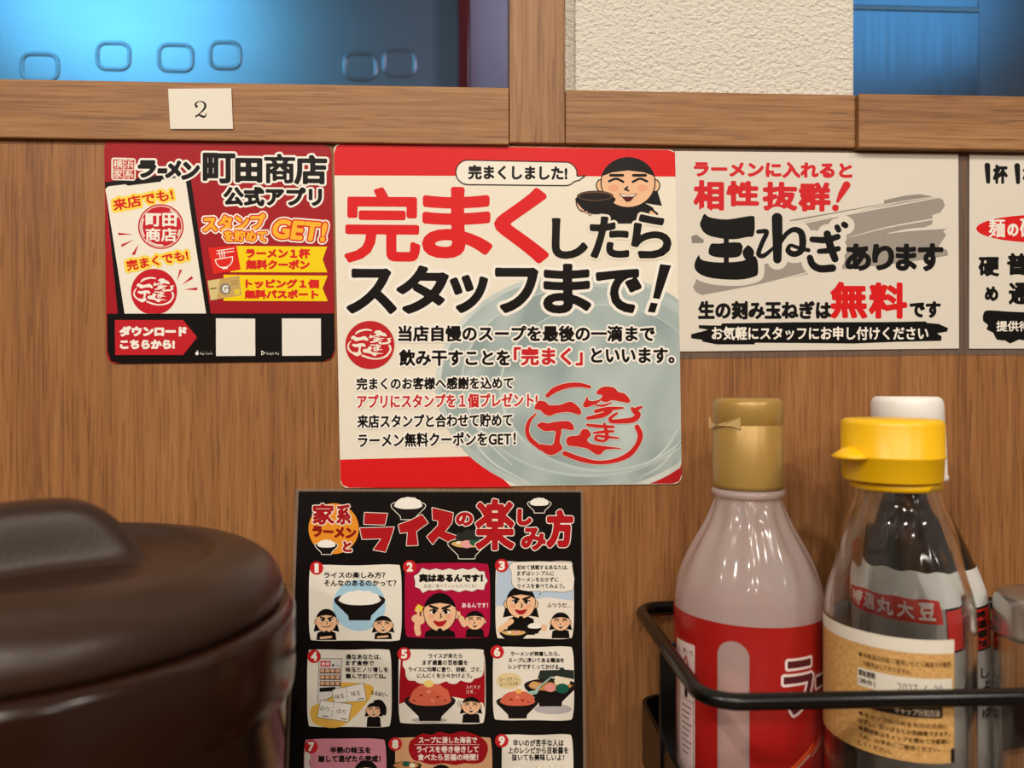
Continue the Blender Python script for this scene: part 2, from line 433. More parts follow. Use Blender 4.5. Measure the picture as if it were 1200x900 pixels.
structure(link('ceiling', *box_vf(-2.2, 2.2, .03, 1.2, 1.15, 1.2), plain('kitchen_ceiling', '8a8f94', .8), origin=Vector((0, .6, 1.15))))  # unseen slab, added to shut ambient light out of the kitchen
structure(link('wall_kitchen', *box_vf(-2.2, 2.2, 1.15, 1.2, -.3, 1.15), plain('kitchen_paint', '3a3f46', .7), origin=Vector((0, 1.2, -.3))))
structure(link('floor', *box_vf(-2.6, 2.6, -4.0, .03, -.80, -.75), plain('dining_floor', '4a3a30', .5), origin=Vector((0, -2, -.8))))  # unseen floor, added to darken reflections in the glossy lid
structure(link('wall_dining', *box_vf(-2.6, 2.6, -4.05, -4.0, -.8, 2.4), plain('dining_wall', '6a4a34', .6), origin=Vector((0, -4, -.8))))  # unseen far wall, added dark so reflections are not evenly bright
# counter (below the frame, carries everything)
TOP = plain('counter_laminate', '5a4028', .35)
ct = thing('counter_table', (0, -.4, -.03), 'brown counter top below the bottles and the pot', 'counter')
link('table_top', *box_vf(-1.2, 1.2, -.75, -.0006, -.03, 0.0, .002), TOP, ct)
link('table_front', *box_vf(-1.2, 1.2, -.70, -.68, -.75, -.03, .002), WOOD_V, ct)

# ------------------------------------------------------------------ number card on the ledge
def wallmap(y0): return lambda x, y, h: on_y(x, y, y0 - h)
SL = lambda y: (412 - y) * 5e-5
def card(name, corners, r, y0, thick, col, label, cat, group=None, rough=.35):
    c = on_y((corners[2][0] + corners[3][0]) / 2, (corners[2][1] + corners[3][1]) / 2, y0)
    root = thing(name, c, label, cat, group); mp = wallmap(y0)
    sheet_mesh('sheet', corners, r, mp, thick, ink(col, rough), root)
    a = Art(root, mp, thick + 4e-6, slope=SL); a.rough = rough
    return root, a
root, a = card('number_card', [(197, 104), (271, 103.5), (273, 151), (199.5, 151)], .5, -PR, .0008, 'e9e2d2', 'small white paper card with a black number 2 stuck on the wooden ledge', 'number card', rough=.6)
a.part('numeral')
a.stroke([(229.6, 125), (229.3, 121.8), (232, 119.4), (235, 118.9), (239, 120.4), (240.6, 124), (239, 128), (234.5, 132.5), (229.6, 137)], [1.0, 1.1, .6, .6, 1.0, 1.35, 1.2, .7, .6], '15130f', 6, .3)
a.ell(230.2, 124.6, 1.6, 1.6, '15130f')
a.stroke([(229.5, 136.4), (233, 134.8), (238, 136.8), (240.6, 136.0), (241.8, 132.8)], [.9, 1.0, 1.3, .9, .4], '15130f', 5, .3)
a.finish()

BLK, CRM, RED, DRED, YEL = '120d0b', 'eee6d3', 'dd1f22', 'a51c24', 'f7d512'
# the stamp of brush letters: a ring of broken arcs round four brush letters (traced at 6x, origin (600, 440))
def emblem(A, col, ox, oy, k, arcs=True, grow=0.0, h=.5):
    T = lambda pts: [(ox + x * k, oy + y * k) for x, y in pts]
    S = lambda pts, wd: [('s', *zip(*[((q[0], q[1]), q[2] * k) for q in spline([(*p, v) for p, v in zip(T(pts), wd)], 5)])) ]
    def st(pts, wd):
        q = spline([(*p, v * k) for p, v in zip(T(pts), wd)], 5); return ('s', [(a[0], a[1]) for a in q], [max(a[2], .05) for a in q])
    def pg(pts): return ('p', spline(T(pts), 4, True))
    sh = [pg([(158, 232), (185, 180), (238, 186), (262, 208), (340, 205), (402, 184), (442, 198), (484, 242), (478, 276), (440, 268), (390, 258), (310, 268), (265, 285), (222, 268), (200, 245)]),
          pg([(175, 350), (210, 328), (250, 336), (300, 326), (392, 320), (428, 346), (436, 380), (405, 384), (352, 376), (348, 400), (336, 465), (354, 500), (348, 525), (285, 560), (228, 545), (185, 500), (205, 482), (240, 488), (286, 486), (300, 440), (302, 392), (235, 392), (196, 372)]),
          pg([(596, 112), (640, 80), (715, 84), (748, 116), (790, 126), (828, 168), (822, 192), (760, 184), (706, 174), (660, 188), (622, 172), (636, 140), (600, 132)]),
          pg([(498, 212), (512, 180), (530, 148), (542, 176), (584, 178), (640, 160), (600, 196), (552, 216), (520, 226)]),
          st([(588, 208), (640, 212), (700, 190)], [5, 9, 4]),
          st([(590, 252), (650, 238), (710, 232), (782, 228)], [14, 14, 13, 6]), st([(690, 250), (648, 275), (590, 290), (532, 300)], [16, 18, 16, 12]),
          st([(738, 265), (692, 300), (700, 322), (760, 322), (848, 312), (886, 278), (866, 246), (912, 220)], [8, 12, 14, 17, 20, 20, 18, 7]), 
          st([(846, 232), (862, 262)], [12, 12]),
          st([(530, 348), (600, 356), (712, 362)], [10, 12, 10]), st([(576, 404), (650, 396), (712, 392)], [8, 11, 8]),
          st([(650, 340), (664, 400), (668, 440), (640, 462), (590, 448), (600, 424), (660, 432), (748, 440)], [9, 13, 13, 9, 12, 9, 10, 6]),
          pg([(380, 462), (398, 430), (468, 420), (490, 384), (530, 378), (555, 418), (530, 450), (552, 478), (640, 494), (778, 514), (662, 522), (622, 556), (580, 550), (530, 516), (450, 500), (396, 492)])]
    if arcs:
        sh += [st([(250, 142), (300, 102), (380, 74), (470, 66), (545, 80)], [14, 20, 19, 16, 11]),
               st([(166, 270), (122, 322), (106, 390), (130, 450), (200, 510)], [5, 13, 15, 17, 16]),
               st([(880, 362), (902, 420), (880, 490), (820, 558), (720, 600), (600, 612), (480, 588), (370, 548)], [18, 19, 17, 19, 15, 14, 18, 17])]
    A.union(sh, col, grow, h)

# ------------------------------------------------------------------ red and black sticker on the left
root, a = card('shop_sticker', [(122, 162), (388, 168), (392.5, 423), (125, 426.5)], 15, 0, .0006, DRED, 'red and black sticker with tilted phone drawing and yellow ribbons, leftmost on the wall', 'sticker')
a.part('base_band')
a.poly([(125.4, 367.6), (391.6, 367.2), (392.3, 410), (388, 420), (379, 423.2), (141, 426.2), (130, 423), (126, 412)], BLK)
a.part('phone_picture')
a.poly([(122.8, 213.5), (222.5, 201.5), (247, 367.4), (138, 367.6)], BLK)
a.poly([(125, 220), (127, 218.4), (147, 216), (150, 217.6), (188, 213), (190, 210.4), (214, 207.6), (217.4, 210), (241.5, 367.3), (146, 367.5), (123.6, 222)], 'f2ecdb')
a.text('来店でも!', 131.5, 227, 203.5, 241, 'd8261f', b=.55, out=(('ffe04a', 2.0), ('f6d97a', 3.0)), rot=-11.5)
a.ell(188.5, 265.5, 26.8, 26.4, 'c81f2c')
a.ell(188.5, 265.5, 25.0, 24.6, 'efe3d4'); a.ell(188.5, 265.5, 24.0, 23.6, 'c81f2c')
for a0, a1 in ((-60, -28), (10, 32), (85, 130), (150, 205)):
    a.stroke([(188.5 + 22.4 * math.cos(R(t)), 265.5 + 22 * math.sin(R(t))) for t in range(a0, a1, 6)], .9, 'f2ecdb')
a.text('町田', 170.5, 249.5, 207, 265.5, 'f6f0e2', b=.65); a.text('商店', 170.5, 267, 207, 283, 'f6f0e2', b=.5)
for p in ([(138.5, 272.6), (138.7, 275.6), (156, 274.6)], [(142.6, 289.5), (141.8, 286.6), (157.5, 280.6)], [(154.2, 298.2), (158, 299), (162.6, 286)],
          [(207.2, 329.4), (210.6, 315.6), (213.4, 316.4)], [(213, 333.6), (224.6, 323.4), (226.4, 326.4)], [(215, 339.2), (231.2, 336.8), (231.2, 340.2)]):
    a.poly(p, 'c3202c')
a.text('完まくでも!', 147.5, 298.5, 221, 311.5, 'd8261f', b=.55, out=(('ffe04a', 2.0), ('f6d97a', 3.0)), rot=-10.5)
cx, cy = 180.5, 342
pts = [(cx + 27 * math.cos(R(t)), min(cy + 27 * math.sin(R(t)), 367.3)) for t in range(0, 360, 6)]
a.poly(pts, 'c81f2c')
emblem(a, 'f6f0e2', 180.5 - 515 * .0575, 342 - 345 * .0585, .0578, h=.35)
a.part('shop_title')
a.rrect(130.5, 184.5, 159, 211, 3, 'f2ecdb', .03)
for ch, x, y in (('横', 132.8, 187), ('浜', 145.8, 187.3), ('家', 132.8, 198.8), ('系', 145.8, 199)):
    a.rrect(x - .4, y - .4, x + 11.6, y + 10.8, .6, 'c2342f', .02); a.text(ch, x, y, x + 11, y + 10.2, 'f2ecdb', b=.1, h=.35)
WH = 'f6f1e6'
for s_, bx, bb in (('ラ', (161, 187.5, 183, 208.5), 1.7), ('ー', (184.5, 197, 196, 203.5), 1.5), ('メ', (194, 188, 213, 209), 1.7), ('ン', (213, 189.5, 234, 211), 1.7),
                   ('町', (237.5, 179, 276, 215), 1.5), ('田', (275.5, 185, 307.5, 214), 1.9), ('商', (309.5, 180, 346, 215), 1.1), ('店', (344.5, 181.5, 383.5, 216.5), 1.5)):
    a.text(s_, *bx, BLK, b=bb, out=((WH, 2.3),), shear=.10 if bx[0] < 236 else 0)
    a.h -= a.step * 1.2
a.up(4)
for s_, bx, bb in (('ラ', (161, 187.5, 183, 208.5), 1.7), ('ー', (184.5, 197, 196, 203.5), 1.5), ('メ', (194, 188, 213, 209), 1.7), ('ン', (213, 189.5, 234, 211), 1.7),
                   ('町', (237.5, 179, 276, 215), 1.5), ('田', (275.5, 185, 307.5, 214), 1.9), ('商', (309.5, 180, 346, 215), 1.1), ('店', (344.5, 181.5, 383.5, 216.5), 1.5)):
    a.text(s_, *bx, BLK, b=bb, shear=.10 if bx[0] < 236 else 0); a.h -= a.step * .8
a.up(3)
a.text('公式アプリ', 261.5, 219, 377.5, 242, BLK, b=1.3, out=((WH, 2.2),))
a.part('stamp_lettering')
OR = 'f9b832'
a.text('スタンプ', 237.5, 251.5, 311.5, 270.5, OR, b=1.0, out=(('d8321f', 1.4), (WH, 3.0)), rot=-3)
a.text('を貯めて', 262, 269.5, 313, 283.5, OR, b=.6, out=(('d8321f', 1.2), (WH, 2.6)))
a.text('GET!', 319.5, 258.5, 382.5, 281.5, OR, b=1.3, out=(('d8321f', 1.7), (WH, 3.3)), rot=4, shear=.1)
a.part('coupon_ribbon', new=True)
a.poly([(270, 288), (383.5, 289), (378, 304), (383.5, 319.2), (270, 319)], YEL)
a.poly([(244, 290.5), (277, 287.5), (282, 316), (250, 321.3)], 'e02a1f')
a.stroke([(252.2, 304.2), (253.6, 309), (257.5, 313), (264, 313.6), (269.6, 310.5), (272.3, 306), (272.6, 300.8), (252.2, 304.2)], .55, WH)
a.poly([(260, 313), (267, 312), (267, 314.8), (260.4, 315.6)], WH)
for p in ([(254, 294), (274, 291)], [(254, 297.5), (274, 294.4)], [(256.6, 294), (258.4, 303)], [(259.4, 293.6), (261, 302.6)], [(262.2, 293.2), (263.6, 302.4)]): a.stroke(p, .5, WH)
a.text('ラーメン１杯', 288, 291, 363.5, 303, 'd8261f', b=.8); a.text('無料クーポン', 288, 304.2, 363, 316, 'd8261f', b=.8)
a.part('coupon_ribbon', new=True)
a.poly([(262, 322), (384, 323), (378, 338), (384.2, 353), (262, 352.6)], YEL)
a.poly([(243.2, 329), (280.4, 323), (283, 346), (246.8, 352)], 'c9a765'); a.poly([(243.2, 329), (258, 326.6), (254, 351), (246.8, 352)], 'dcc88a')
a.ell(264, 338.5, 6.6, 6.6, '8d8577'); a.text('G', 260.6, 334.2, 267.4, 342.8, WH, b=.5)
a.poly([(274.6, 339.6), (280.4, 338.8), (281, 344.6), (275.2, 345.4)], 'e8cf3e'); a.stroke([(247, 338.4), (253.4, 337.6)], .8, '7c5c33')
for yy in (330, 333.4): a.stroke([(271, yy), (279, yy - 1)], .35, '8a7446')
a.text('トッピング１個', 287.5, 327, 374, 338, 'd8261f', b=.8); a.text('無料パスポート', 286.5, 339.4, 373, 350.5, 'd8261f', b=.8)
a.part('download_arrow')
a.poly([(134.5, 375), (214.5, 375), (231, 395.3), (214.5, 416), (135, 416)], 'c4242b')
a.text('ダウンロード', 140, 382, 219, 394.5, WH, b=1.0); a.text('こちらから!', 140.5, 398, 205, 409, WH, b=.9)
a.part('store_badge', new=True)
a.ell(230.8, 414.2, 2.0, 2.1, WH); a.stroke([(231, 411.8), (232, 410.6)], .35, WH)
a.text('Download on the', 234, 410.6, 248.5, 412.2, 'b9b2a6', b=-.02, h=.3); a.text('App Store', 234, 412.8, 248.7, 416.4, 'd8d2c6', b=.02, h=.3)
a.part('store_badge', new=True)
a.stroke([(306.6, 411.2), (306.6, 416), (310.4, 413.6), (306.6, 411.2)], .4, WH)
a.text('GET IT ON', 312, 410.4, 319, 412, 'b9b2a6', b=-.02, h=.3); a.text('Google Play', 312, 412.6, 327.2, 416.4, 'd8d2c6', b=.02, h=.3)
a.part('code_panel', new=True); a.poly([(253, 373), (299, 373.4), (299.2, 417), (253.2, 417.2)], 'eee9dd')
a.part('code_panel', new=True); a.poly([(330.4, 373.2), (376, 373.2), (376.2, 416.8), (330.6, 417)], 'eee9dd')
a.finish()

# ------------------------------------------------------------------ cartoon people and bowls for the prints (plain generic drawings)
SKIN = 'f0c096'
def face(A, cx, cy, r, look='smile', hair=True, tall=1.0, body=None, turn=0.0):
    ry = r * tall; lw = max(.28, r * .045)
    if hair: A.poly([(cx - r * 1.02, cy), (cx - r * 1.28, cy + ry * .95), (cx - r * .4, cy + ry * .8), (cx + r * .4, cy + ry * .8), (cx + r * 1.28, cy + ry * .95), (cx + r * 1.02, cy)], '14100e')
    if body:
        A.poly([(cx - r * .9, cy + ry * 1.05 + 0), (cx - r * .4, cy + ry * .85), (cx + r * .4, cy + ry * .85), (cx + r * .9, cy + ry * 1.05), (cx + r * 1.0, body), (cx - r * 1.0, body)], '14100e')
    for s_ in (-1, 1):
        A.ell(cx + s_ * r * 1.02, cy + ry * .12, r * .20, ry * .27, '14100e'); A.ell(cx + s_ * r * 1.02, cy + ry * .12, r * .20 - lw, ry * .27 - lw, SKIN)
    A.ell(cx, cy, r + lw, ry + lw, '14100e'); A.ell(cx, cy, r, ry, SKIN)
    for s_ in (-1, 1): A.ell(cx + s_ * r * .55, cy + ry * .22, r * .2, ry * .15, 'ecaa86')
    # black head scarf
    A.poly([(cx + (r + lw) * math.cos(R(t)), cy + (ry + lw) * math.sin(R(t))) for t in range(-166, -13, 8)] + [(cx + r * .6, cy - ry * .42), (cx, cy - ry * .5), (cx - r * .6, cy - ry * .42)], '14100e')
    x = cx + turn * r
    if look == 'smile':
        for s_ in (-1, 1):
            A.stroke([(x + s_ * r * .72, cy - ry * .05), (x + s_ * r * .45, cy - ry * .16), (x + s_ * r * .18, cy - ry * .03)], lw, '14100e', 4)
            A.stroke([(x + s_ * r * .66, cy - ry * .3), (x + s_ * r * .2, cy - ry * .3)], r * .055, '14100e')
        A.stroke([(x - r * .02, cy + ry * .18), (x - r * .12, cy + ry * .27), (x + r * .02, cy + ry * .33)], lw * .8, '14100e')
        A.poly([(x - r * .36, cy + ry * .44), (x, cy + ry * .5), (x + r * .36, cy + ry * .44), (x + r * .1, cy + ry * .76), (x - r * .06, cy + ry * .8)], '5a1a18')
        A.poly([(x - r * .30, cy + ry * .47), (x, cy + ry * .52), (x + r * .3, cy + ry * .47), (x + r * .2, cy + ry * .57), (x - r * .2, cy + ry * .57)], 'f2ecdb')
    else:
        for s_ in (-1, 1):
            A.stroke([(x + s_ * r * .62, cy - ry * .34), (x + s_ * r * .16, cy - ry * .2)], r * .075, '14100e')
            A.ell(x + s_ * r * .4, cy - ry * .02, r * .19, ry * .12, 'f6f0e2'); A.ell(x + s_ * r * .37, cy - ry * .02, r * .12, ry * .115, '14100e')
            A.stroke([(x + s_ * r * .62, cy - ry * .08), (x + s_ * r * .4, cy - ry * .16), (x + s_ * r * .18, cy - ry * .06)], lw, '14100e', 4)
        A.stroke([(x + r * .02, cy + ry * .06), (x + r * .1, cy + ry * .24), (x - r * .0, cy + ry * .3)], lw * .8, '14100e')
        if look == 'grin': A.poly([(x - r * .44, cy + ry * .44), (x, cy + ry * .5), (x + r * .44, cy + ry * .42), (x + r * .2, cy + ry * .72), (x - r * .16, cy + ry * .74)], 'b01c22', 4)
        else: A.stroke([(x - r * .45, cy + ry * .5), (x, cy + ry * .55), (x + r * .45, cy + ry * .44)], lw, '6a2a20', 4)
        A.ell(cx, cy + ry * .97, r * .16, ry * .12, '14100e')
def bowl(A, cx, cy, w_, top='f3eee2', outline=None, rise=.22, spots=()):
    hw = w_ / 2
    shape = [(cx - hw, cy), (cx - hw * .96, cy + hw * .12), (cx - hw * .45, cy + hw * .62), (cx - hw * .42, cy + hw * .8), (cx + hw * .42, cy + hw * .8), (cx + hw * .45, cy + hw * .62), (cx + hw * .96, cy + hw * .12), (cx + hw, cy)]
    if outline:
        A.union([('p', shape), ('p', [(cx + hw * math.cos(R(t)), cy + hw * .26 * math.sin(R(t))) for t in range(0, 360, 10)])], outline, .8, .5)
    A.poly(shape, '1a1412'); A.ell(cx, cy, hw, hw * .26, '1a1412'); A.ell(cx, cy, hw * .93, hw * .21, '33231f')
    mound = [(cx - hw * .80, cy + hw * .05)] + [(cx + hw * .80 * math.cos(R(t)) + (hw * .03 if i % 2 else 0), cy - hw * rise * 2.2 * math.sin(R(t)) - (hw * .03 if i % 2 else 0)) for i, t in enumerate(range(170, 5, -15))] + [(cx + hw * .80, cy + hw * .05), (cx + hw * .4, cy + hw * .19), (cx - hw * .4, cy + hw * .19)]
    A.poly(mound, top, 4)
    for dx, dy, c, r_ in spots: A.ell(cx + dx * hw, cy + dy * hw, r_ * hw, r_ * hw * .7, c)

# ------------------------------------------------------------------ large square sign in the middle
root, a = card('square_sign', [(391, 167.6), (793, 175.6), (799, 567), (399, 572)], 11, 0, .0008, CRM, 'large square cream sign with big red headline and pale bowl picture', 'sign')
a.part('red_banner')
a.poly([(391.9, 205.6), (391.3, 180), (394, 171.5), (401, 168), (783, 175.6), (790.5, 178.5), (793.1, 186), (793.6, 207)], RED)
a.part('bottom_band').poly([(398.5, 538.6), (560, 534.5), (600, 571), (409, 571.6), (401.5, 568.5), (398.9, 562)], RED)
a.part('corner_patch').poly([(740, 566.8), (788, 566.9), (796, 564), (798.8, 556), (798.6, 540)], 'c6262a')
# the pale celadon bowl: a printed photograph of glaze
def glaze(name, c1, c2, sc, off):
    m, n, l, b = new_mat(name); tc = n.new('ShaderNodeTexCoord'); mp = n.new('ShaderNodeMapping'); mp.inputs['Scale'].default_value = (sc, 1, sc); mp.inputs['Location'].default_value = (off, 0, off)
    l.new(tc.outputs['Object'], mp.inputs[0]); t = n.new('ShaderNodeTexNoise'); t.inputs['Scale'].default_value = 1; t.inputs['Detail'].default_value = 1.5; t.inputs['Distortion'].default_value = .8; l.new(mp.outputs[0], t.inputs[0])
    r = n.new('ShaderNodeValToRGB'); r.color_ramp.elements[0].position = .35; r.color_ramp.elements[1].position = .68
    r.color_ramp.elements[0].color = (*srgb(c1), 1); r.color_ramp.elements[1].color = (*srgb(c2), 1); l.new(t.outputs[0], r.inputs[0]); l.new(r.outputs[0], b.inputs['Base Color'])
    b.inputs['Roughness'].default_value = .32; b.inputs['Specular IOR Level'].default_value = .25; return m
a.part('bowl_picture')
def clip_ell(cx, cy, rx, ry, mat, col=None, seg=120):
    pts = []
    for k in range(seg):
        t = 2 * math.pi * k / seg; x, y = cx + rx * math.cos(t), cy + ry * math.sin(t)
        ym = 571.8 - (x - 399) * .0125 - .3; xm = 793 + (y - 176) * .0153 - .2
        x = min(x, xm); ym2 = ym
        if x > 787: ym2 = ym - (x - 787) ** 2 / 22
        pts.append((x, min(y, ym2)))
    a.poly(pts, col or 'ffffff', mat=mat)
clip_ell(682, 450, 172, 132, glaze('celadon_rim', 'a9b7b2', 'd5dcd5', 20, 0))
clip_ell(683, 449, 166, 126, glaze('celadon_inner_wall', '93a5a2', 'b3c1bd', 26, 3))
clip_ell(690, 447, 150, 112, glaze('celadon_ring', 'b2c0bc', 'c3cdc8', 26, 8))
clip_ell(691, 446, 148, 110, glaze('celadon_floor', '8fa19f', 'b4c2be', 22, 5))
clip_ell(706, 455, 121, 98, glaze('celadon_well_edge', 'b4c3be', 'cdd8d2', 26, 8))
clip_ell(707, 454, 119, 96, glaze('celadon_well', '8c9d9c', 'b9c8c3', 20, 6.2))
for p in ([(543, 500), (575, 540), (620, 566)], [(548, 480), (566, 512), (600, 545)], [(795, 520), (775, 545), (748, 561)], [(796, 500), (778, 528), (752, 548)]):
    a.stroke(p, [.4, 1.0, .4], 'd2ddd6', 6)
a.part('headline')
a.text('完', 403.5, 219.5, 492.5, 308, RED, b=2.6); a.text('ま', 494.5, 219, 577, 303, RED, b=3.6); a.text('く', 579, 220, 643, 308.5, RED, b=3.9)
for s_, bx in (('し', (646.5, 255.5, 689, 303.5)), ('た', (691, 253.5, 737.5, 303)), ('ら', (739.5, 251, 787, 303))):
    a.text(s_, *bx, BLK, b=2.1, out=((CRM, 2.6),)) if s_ != 'し' else a.text(s_, *bx, BLK, b=2.3)
row = (('ス', (406, 314.5, 465, 368)), ('タ', (464.5, 311, 526, 368)), ('ッ', (527, 322, 572, 367)), ('フ', (580, 313.5, 631, 367)), ('ま', (636.5, 309, 693, 367.5)), ('で', (698, 315, 752, 367)))
for s_, bx in row:
    a.text(s_, *bx, BLK, b=2.6, out=((WH, 3.5),)); a.h -= a.step * 1.3
a.up(4)
EXC = [('p', [(773.5, 309.5), (786.5, 311), (773, 350.5), (765, 349.5)]), ('p', [(762.5, 354.5), (771, 355.5), (767.5, 366.5), (759, 365.5)])]
a.union(EXC, WH, 3.6); a.union(EXC, BLK, 0)
for s_, bx in row: a.text(s_, *bx, BLK, b=2.6)
a.part('cook_picture')
a.poly([(712, 262), (700, 240), (722, 236), (736, 243), (752, 236), (765, 243), (770, 252), (757, 262)], '14100e')
face(a, 736, 214, 31, 'smile', tall=.92, body=None)
a.stroke([(762, 247), (769, 251)], [3.2, 2.4], '14100e'); a.stroke([(763, 249), (768, 252.6)], [2, 1.6], SKIN)
a.ell(680.5, 240, 5, 9, '14100e', rot=-25); a.ell(681, 240, 4.2, 8, SKIN, rot=-25)
a.poly([(676, 231), (719, 231), (716, 241), (706, 250), (690, 250), (681, 243)], '14100e', 4); a.ell(697.5, 230, 21.5, 6.6, '14100e'); a.ell(697.5, 229.8, 20.4, 5.6, '6a4a34'); a.ell(697.5, 230.2, 18.6, 4.2, '1c1512')
for k in range(3): a.ell(683 + k * 4.2, 246.5 + k * 2.2, 1.9, 1.5, '14100e'); a.ell(683 + k * 4.2, 246.3 + k * 2.2, 1.4, 1.0, SKIN)
a.h += a.step * 2
for s_, bx in (('た', (691, 253.5, 737.5, 303)), ('ら', (739.5, 251, 787, 303))): a.text(s_, *bx, BLK, b=2.1, out=((CRM, 2.6),))
a.part('speech_bubble')
bub = [('s', [(548.5, 202), (662.5, 203.8)], [14.2, 13.6]), ('p', [(672, 204), (677, 206.5), (685.5, 206), (679, 211), (670, 213.5)])]
a.union(bub, '17120f', .7); a.union(bub, 'f2ecdd', -.6)
a.text('完まくしました!', 548.5, 193.5, 665, 211, BLK, b=.75)
a.part('round_stamp')
a.ell(433.5, 404.2, 28.8, 28.2, 'c3262b'); emblem(a, 'f3ead9', 433.5 - 515 * .0625, 404.2 - 345 * .0635, .0625, h=.35)
a.part('body_lettering')
OW = (WH, 1.8)
a.text('当店自慢のスープを最後の一滴まで', 466.5, 381.3, 767.5, 400.5, BLK, b=.75, out=((WH, 2.1),))
a.text('飲み干すことを', 467.5, 409.2, 598, 429, BLK, b=.75, out=((WH, 2.1),)); a.text('「完まく」', 602, 406.5, 683, 428.5, 'c9282b', b=.9, out=((WH, 2.1),)); a.text('といいます。', 692.5, 407.3, 790.5, 425.8, BLK, b=.75, out=((WH, 2.1),))
a.text('完まくのお客様へ感謝を込めて', 417.5, 441.8, 601.5, 456.6, BLK, b=.5, out=(OW,), sl=-.006)
a.text('アプリにスタンプを１個プレゼント!', 418.3, 461.4, 630, 478.2, 'c9282b', b=.5, out=(OW,), sl=-.009)
a.text('来店スタンプと合わせて貯めて', 418.5, 485, 600.5, 501, BLK, b=.5, out=(OW,), sl=-.011)
a.text('ラーメン無料クーポンをGET！', 419.3, 506.5, 604.5, 523.5, BLK, b=.5, out=(OW,), sl=-.013)
a.part('brush_stamp')
emblem(a, 'd9d4c6', 600, 440, 1 / 6, grow=.8); emblem(a, 'cf2a26', 600, 440, 1 / 6)
a.finish()

# ------------------------------------------------------------------ laminated onion sign and noodle sign
def film_mat():
    m, n, l, b = new_mat('lamination_film'); out = n['Material Output']
    tr = n.new('ShaderNodeBsdfTransparent'); tr.inputs[0].default_value = (.90, .88, .86, 1)
    gl = n.new('ShaderNodeBsdfGlossy'); gl.inputs['Roughness'].default_value = .12
    df = n.new('ShaderNodeBsdfDiffuse'); df.inputs[0].default_value = (.7, .66, .6, 1)
    fr = n.new('ShaderNodeFresnel'); fr.inputs[0].default_value = 1.45
    m1 = n.new('ShaderNodeMixShader'); m1.inputs[0].default_value = .10; l.new(tr.outputs[0], m1.inputs[1]); l.new(df.outputs[0], m1.inputs[2])
    m2 = n.new('ShaderNodeMixShader'); l.new(fr.outputs[0], m2.inputs[0]); l.new(m1.outputs[0], m2.inputs[1]); l.new(gl.outputs[0], m2.inputs[2]); l.new(m2.outputs[0], out.inputs['Surface']); return m
FILM = film_mat()
PAPER = 'dfd8ca'
root, a = card('onion_sign', [(791, 177), (1123, 180.4), (1123.8, 408.4), (796.8, 412)], .4, -.0004, .0006, PAPER, 'laminated white sign with black brush lettering over a grey brush swoosh', 'sign')
fm = sheet_mesh('lamination_film', [(788, 171.5), (1128.6, 175), (1129.6, 415.5), (794, 420.5)], 3, wallmap(0), .0003, FILM, root); fm['label'] = 'clear lamination edge'
a.part('brush_swoosh')
G1 = '9d968b'
a.poly([(815, 331), (812, 336), (815, 342), (823, 346), (842, 343.5), (960, 318.5), (1012, 313), (1060, 308), (1090, 303), (1111, 299.5), (1110, 293), (1100, 289), (1109, 275), (1105, 271), (1110, 268), (1098, 267), (1084, 266), (1092, 263), (1093, 258.5), (1092.5, 252), (1102, 249), (1107.5, 241), (1105, 234), (1098, 231), (1060, 236), (1000, 248.5), (925, 263), (880, 275), (812, 298), (818, 310)], G1)
a.poly([(925.5, 257.8), (1036, 238.6), (1036, 234.6), (1062, 229), (1078, 227.6), (1094, 230.4), (1060, 235), (990, 248), (926, 260)], '958e84')
a.poly([(810, 277), (816, 275), (825, 281), (824, 285), (811, 285)], '8b857c')
for p, wd in (([(930, 263.6), (1000, 249.6), (1099, 231.6)], [.9, 1.0, .6]), ([(995, 278), (1040, 266.5), (1092, 257)], [.3, .7, .9]), ([(1040, 273.6), (1070, 269), (1110, 266.8)], [.3, 1.5, 1.2]),
              ([(826, 346), (890, 334), (955, 317)], [.8, 1.0, .7]), ([(995, 321), (1020, 316), (1050, 312)], [.7, .8, .3]), ([(925, 261.4), (980, 252)], [.5, .5])): a.stroke(p, wd, PAPER, 4)
a.part('red_lettering')
RB = 'd3252b'
a.text('ラーメンに入れると', 813, 189.5, 999, 208.5, RB, b=1.15)
for s_, bx in (('相', (812.5, 211, 848.5, 247)), ('性', (851, 212, 889.5, 242)), ('抜', (893.5, 213, 934.5, 247)), ('群', (935.5, 213.5, 973.5, 248))): a.text(s_, *bx, RB, b=1.7)
a.stroke([(992, 217), (986, 227), (981.6, 236)], [4.6, 3.6, 1.8], RB); a.ell(979, 243.6, 4, 4, RB)
a.part('black_lettering')
Z = lambda pts: [(800 + x / 5.714, 240 + y / 5.714) for x, y in pts]
def zs(pts, wd): 
    q = spline([(*p, v / 5.714) for p, v in zip(Z(pts), wd)], 6); return ('s', [(c[0], c[1]) for c in q], [max(c[2], .1) for c in q])
zp = lambda pts: ('p', spline(Z(pts), 3, True))
TAMA = [zp([(116, 132), (126, 100), (146, 60), (182, 84), (300, 98), (455, 74), (482, 94), (476, 204), (430, 216), (330, 232), (200, 214), (140, 182)]), zs([(292, 200), (292, 400)], [17, 17]),
        zp([(173, 312), (190, 262), (240, 260), (388, 254), (391, 334), (335, 354), (240, 352), (186, 338)]),
        zp([(78, 404), (108, 336), (130, 370), (250, 386), (400, 376), (488, 344), (506, 450), (478, 482), (370, 502), (200, 492), (106, 458)]),
        zp([(400, 322), (420, 284), (445, 272), (478, 312), (466, 358), (425, 370)])]
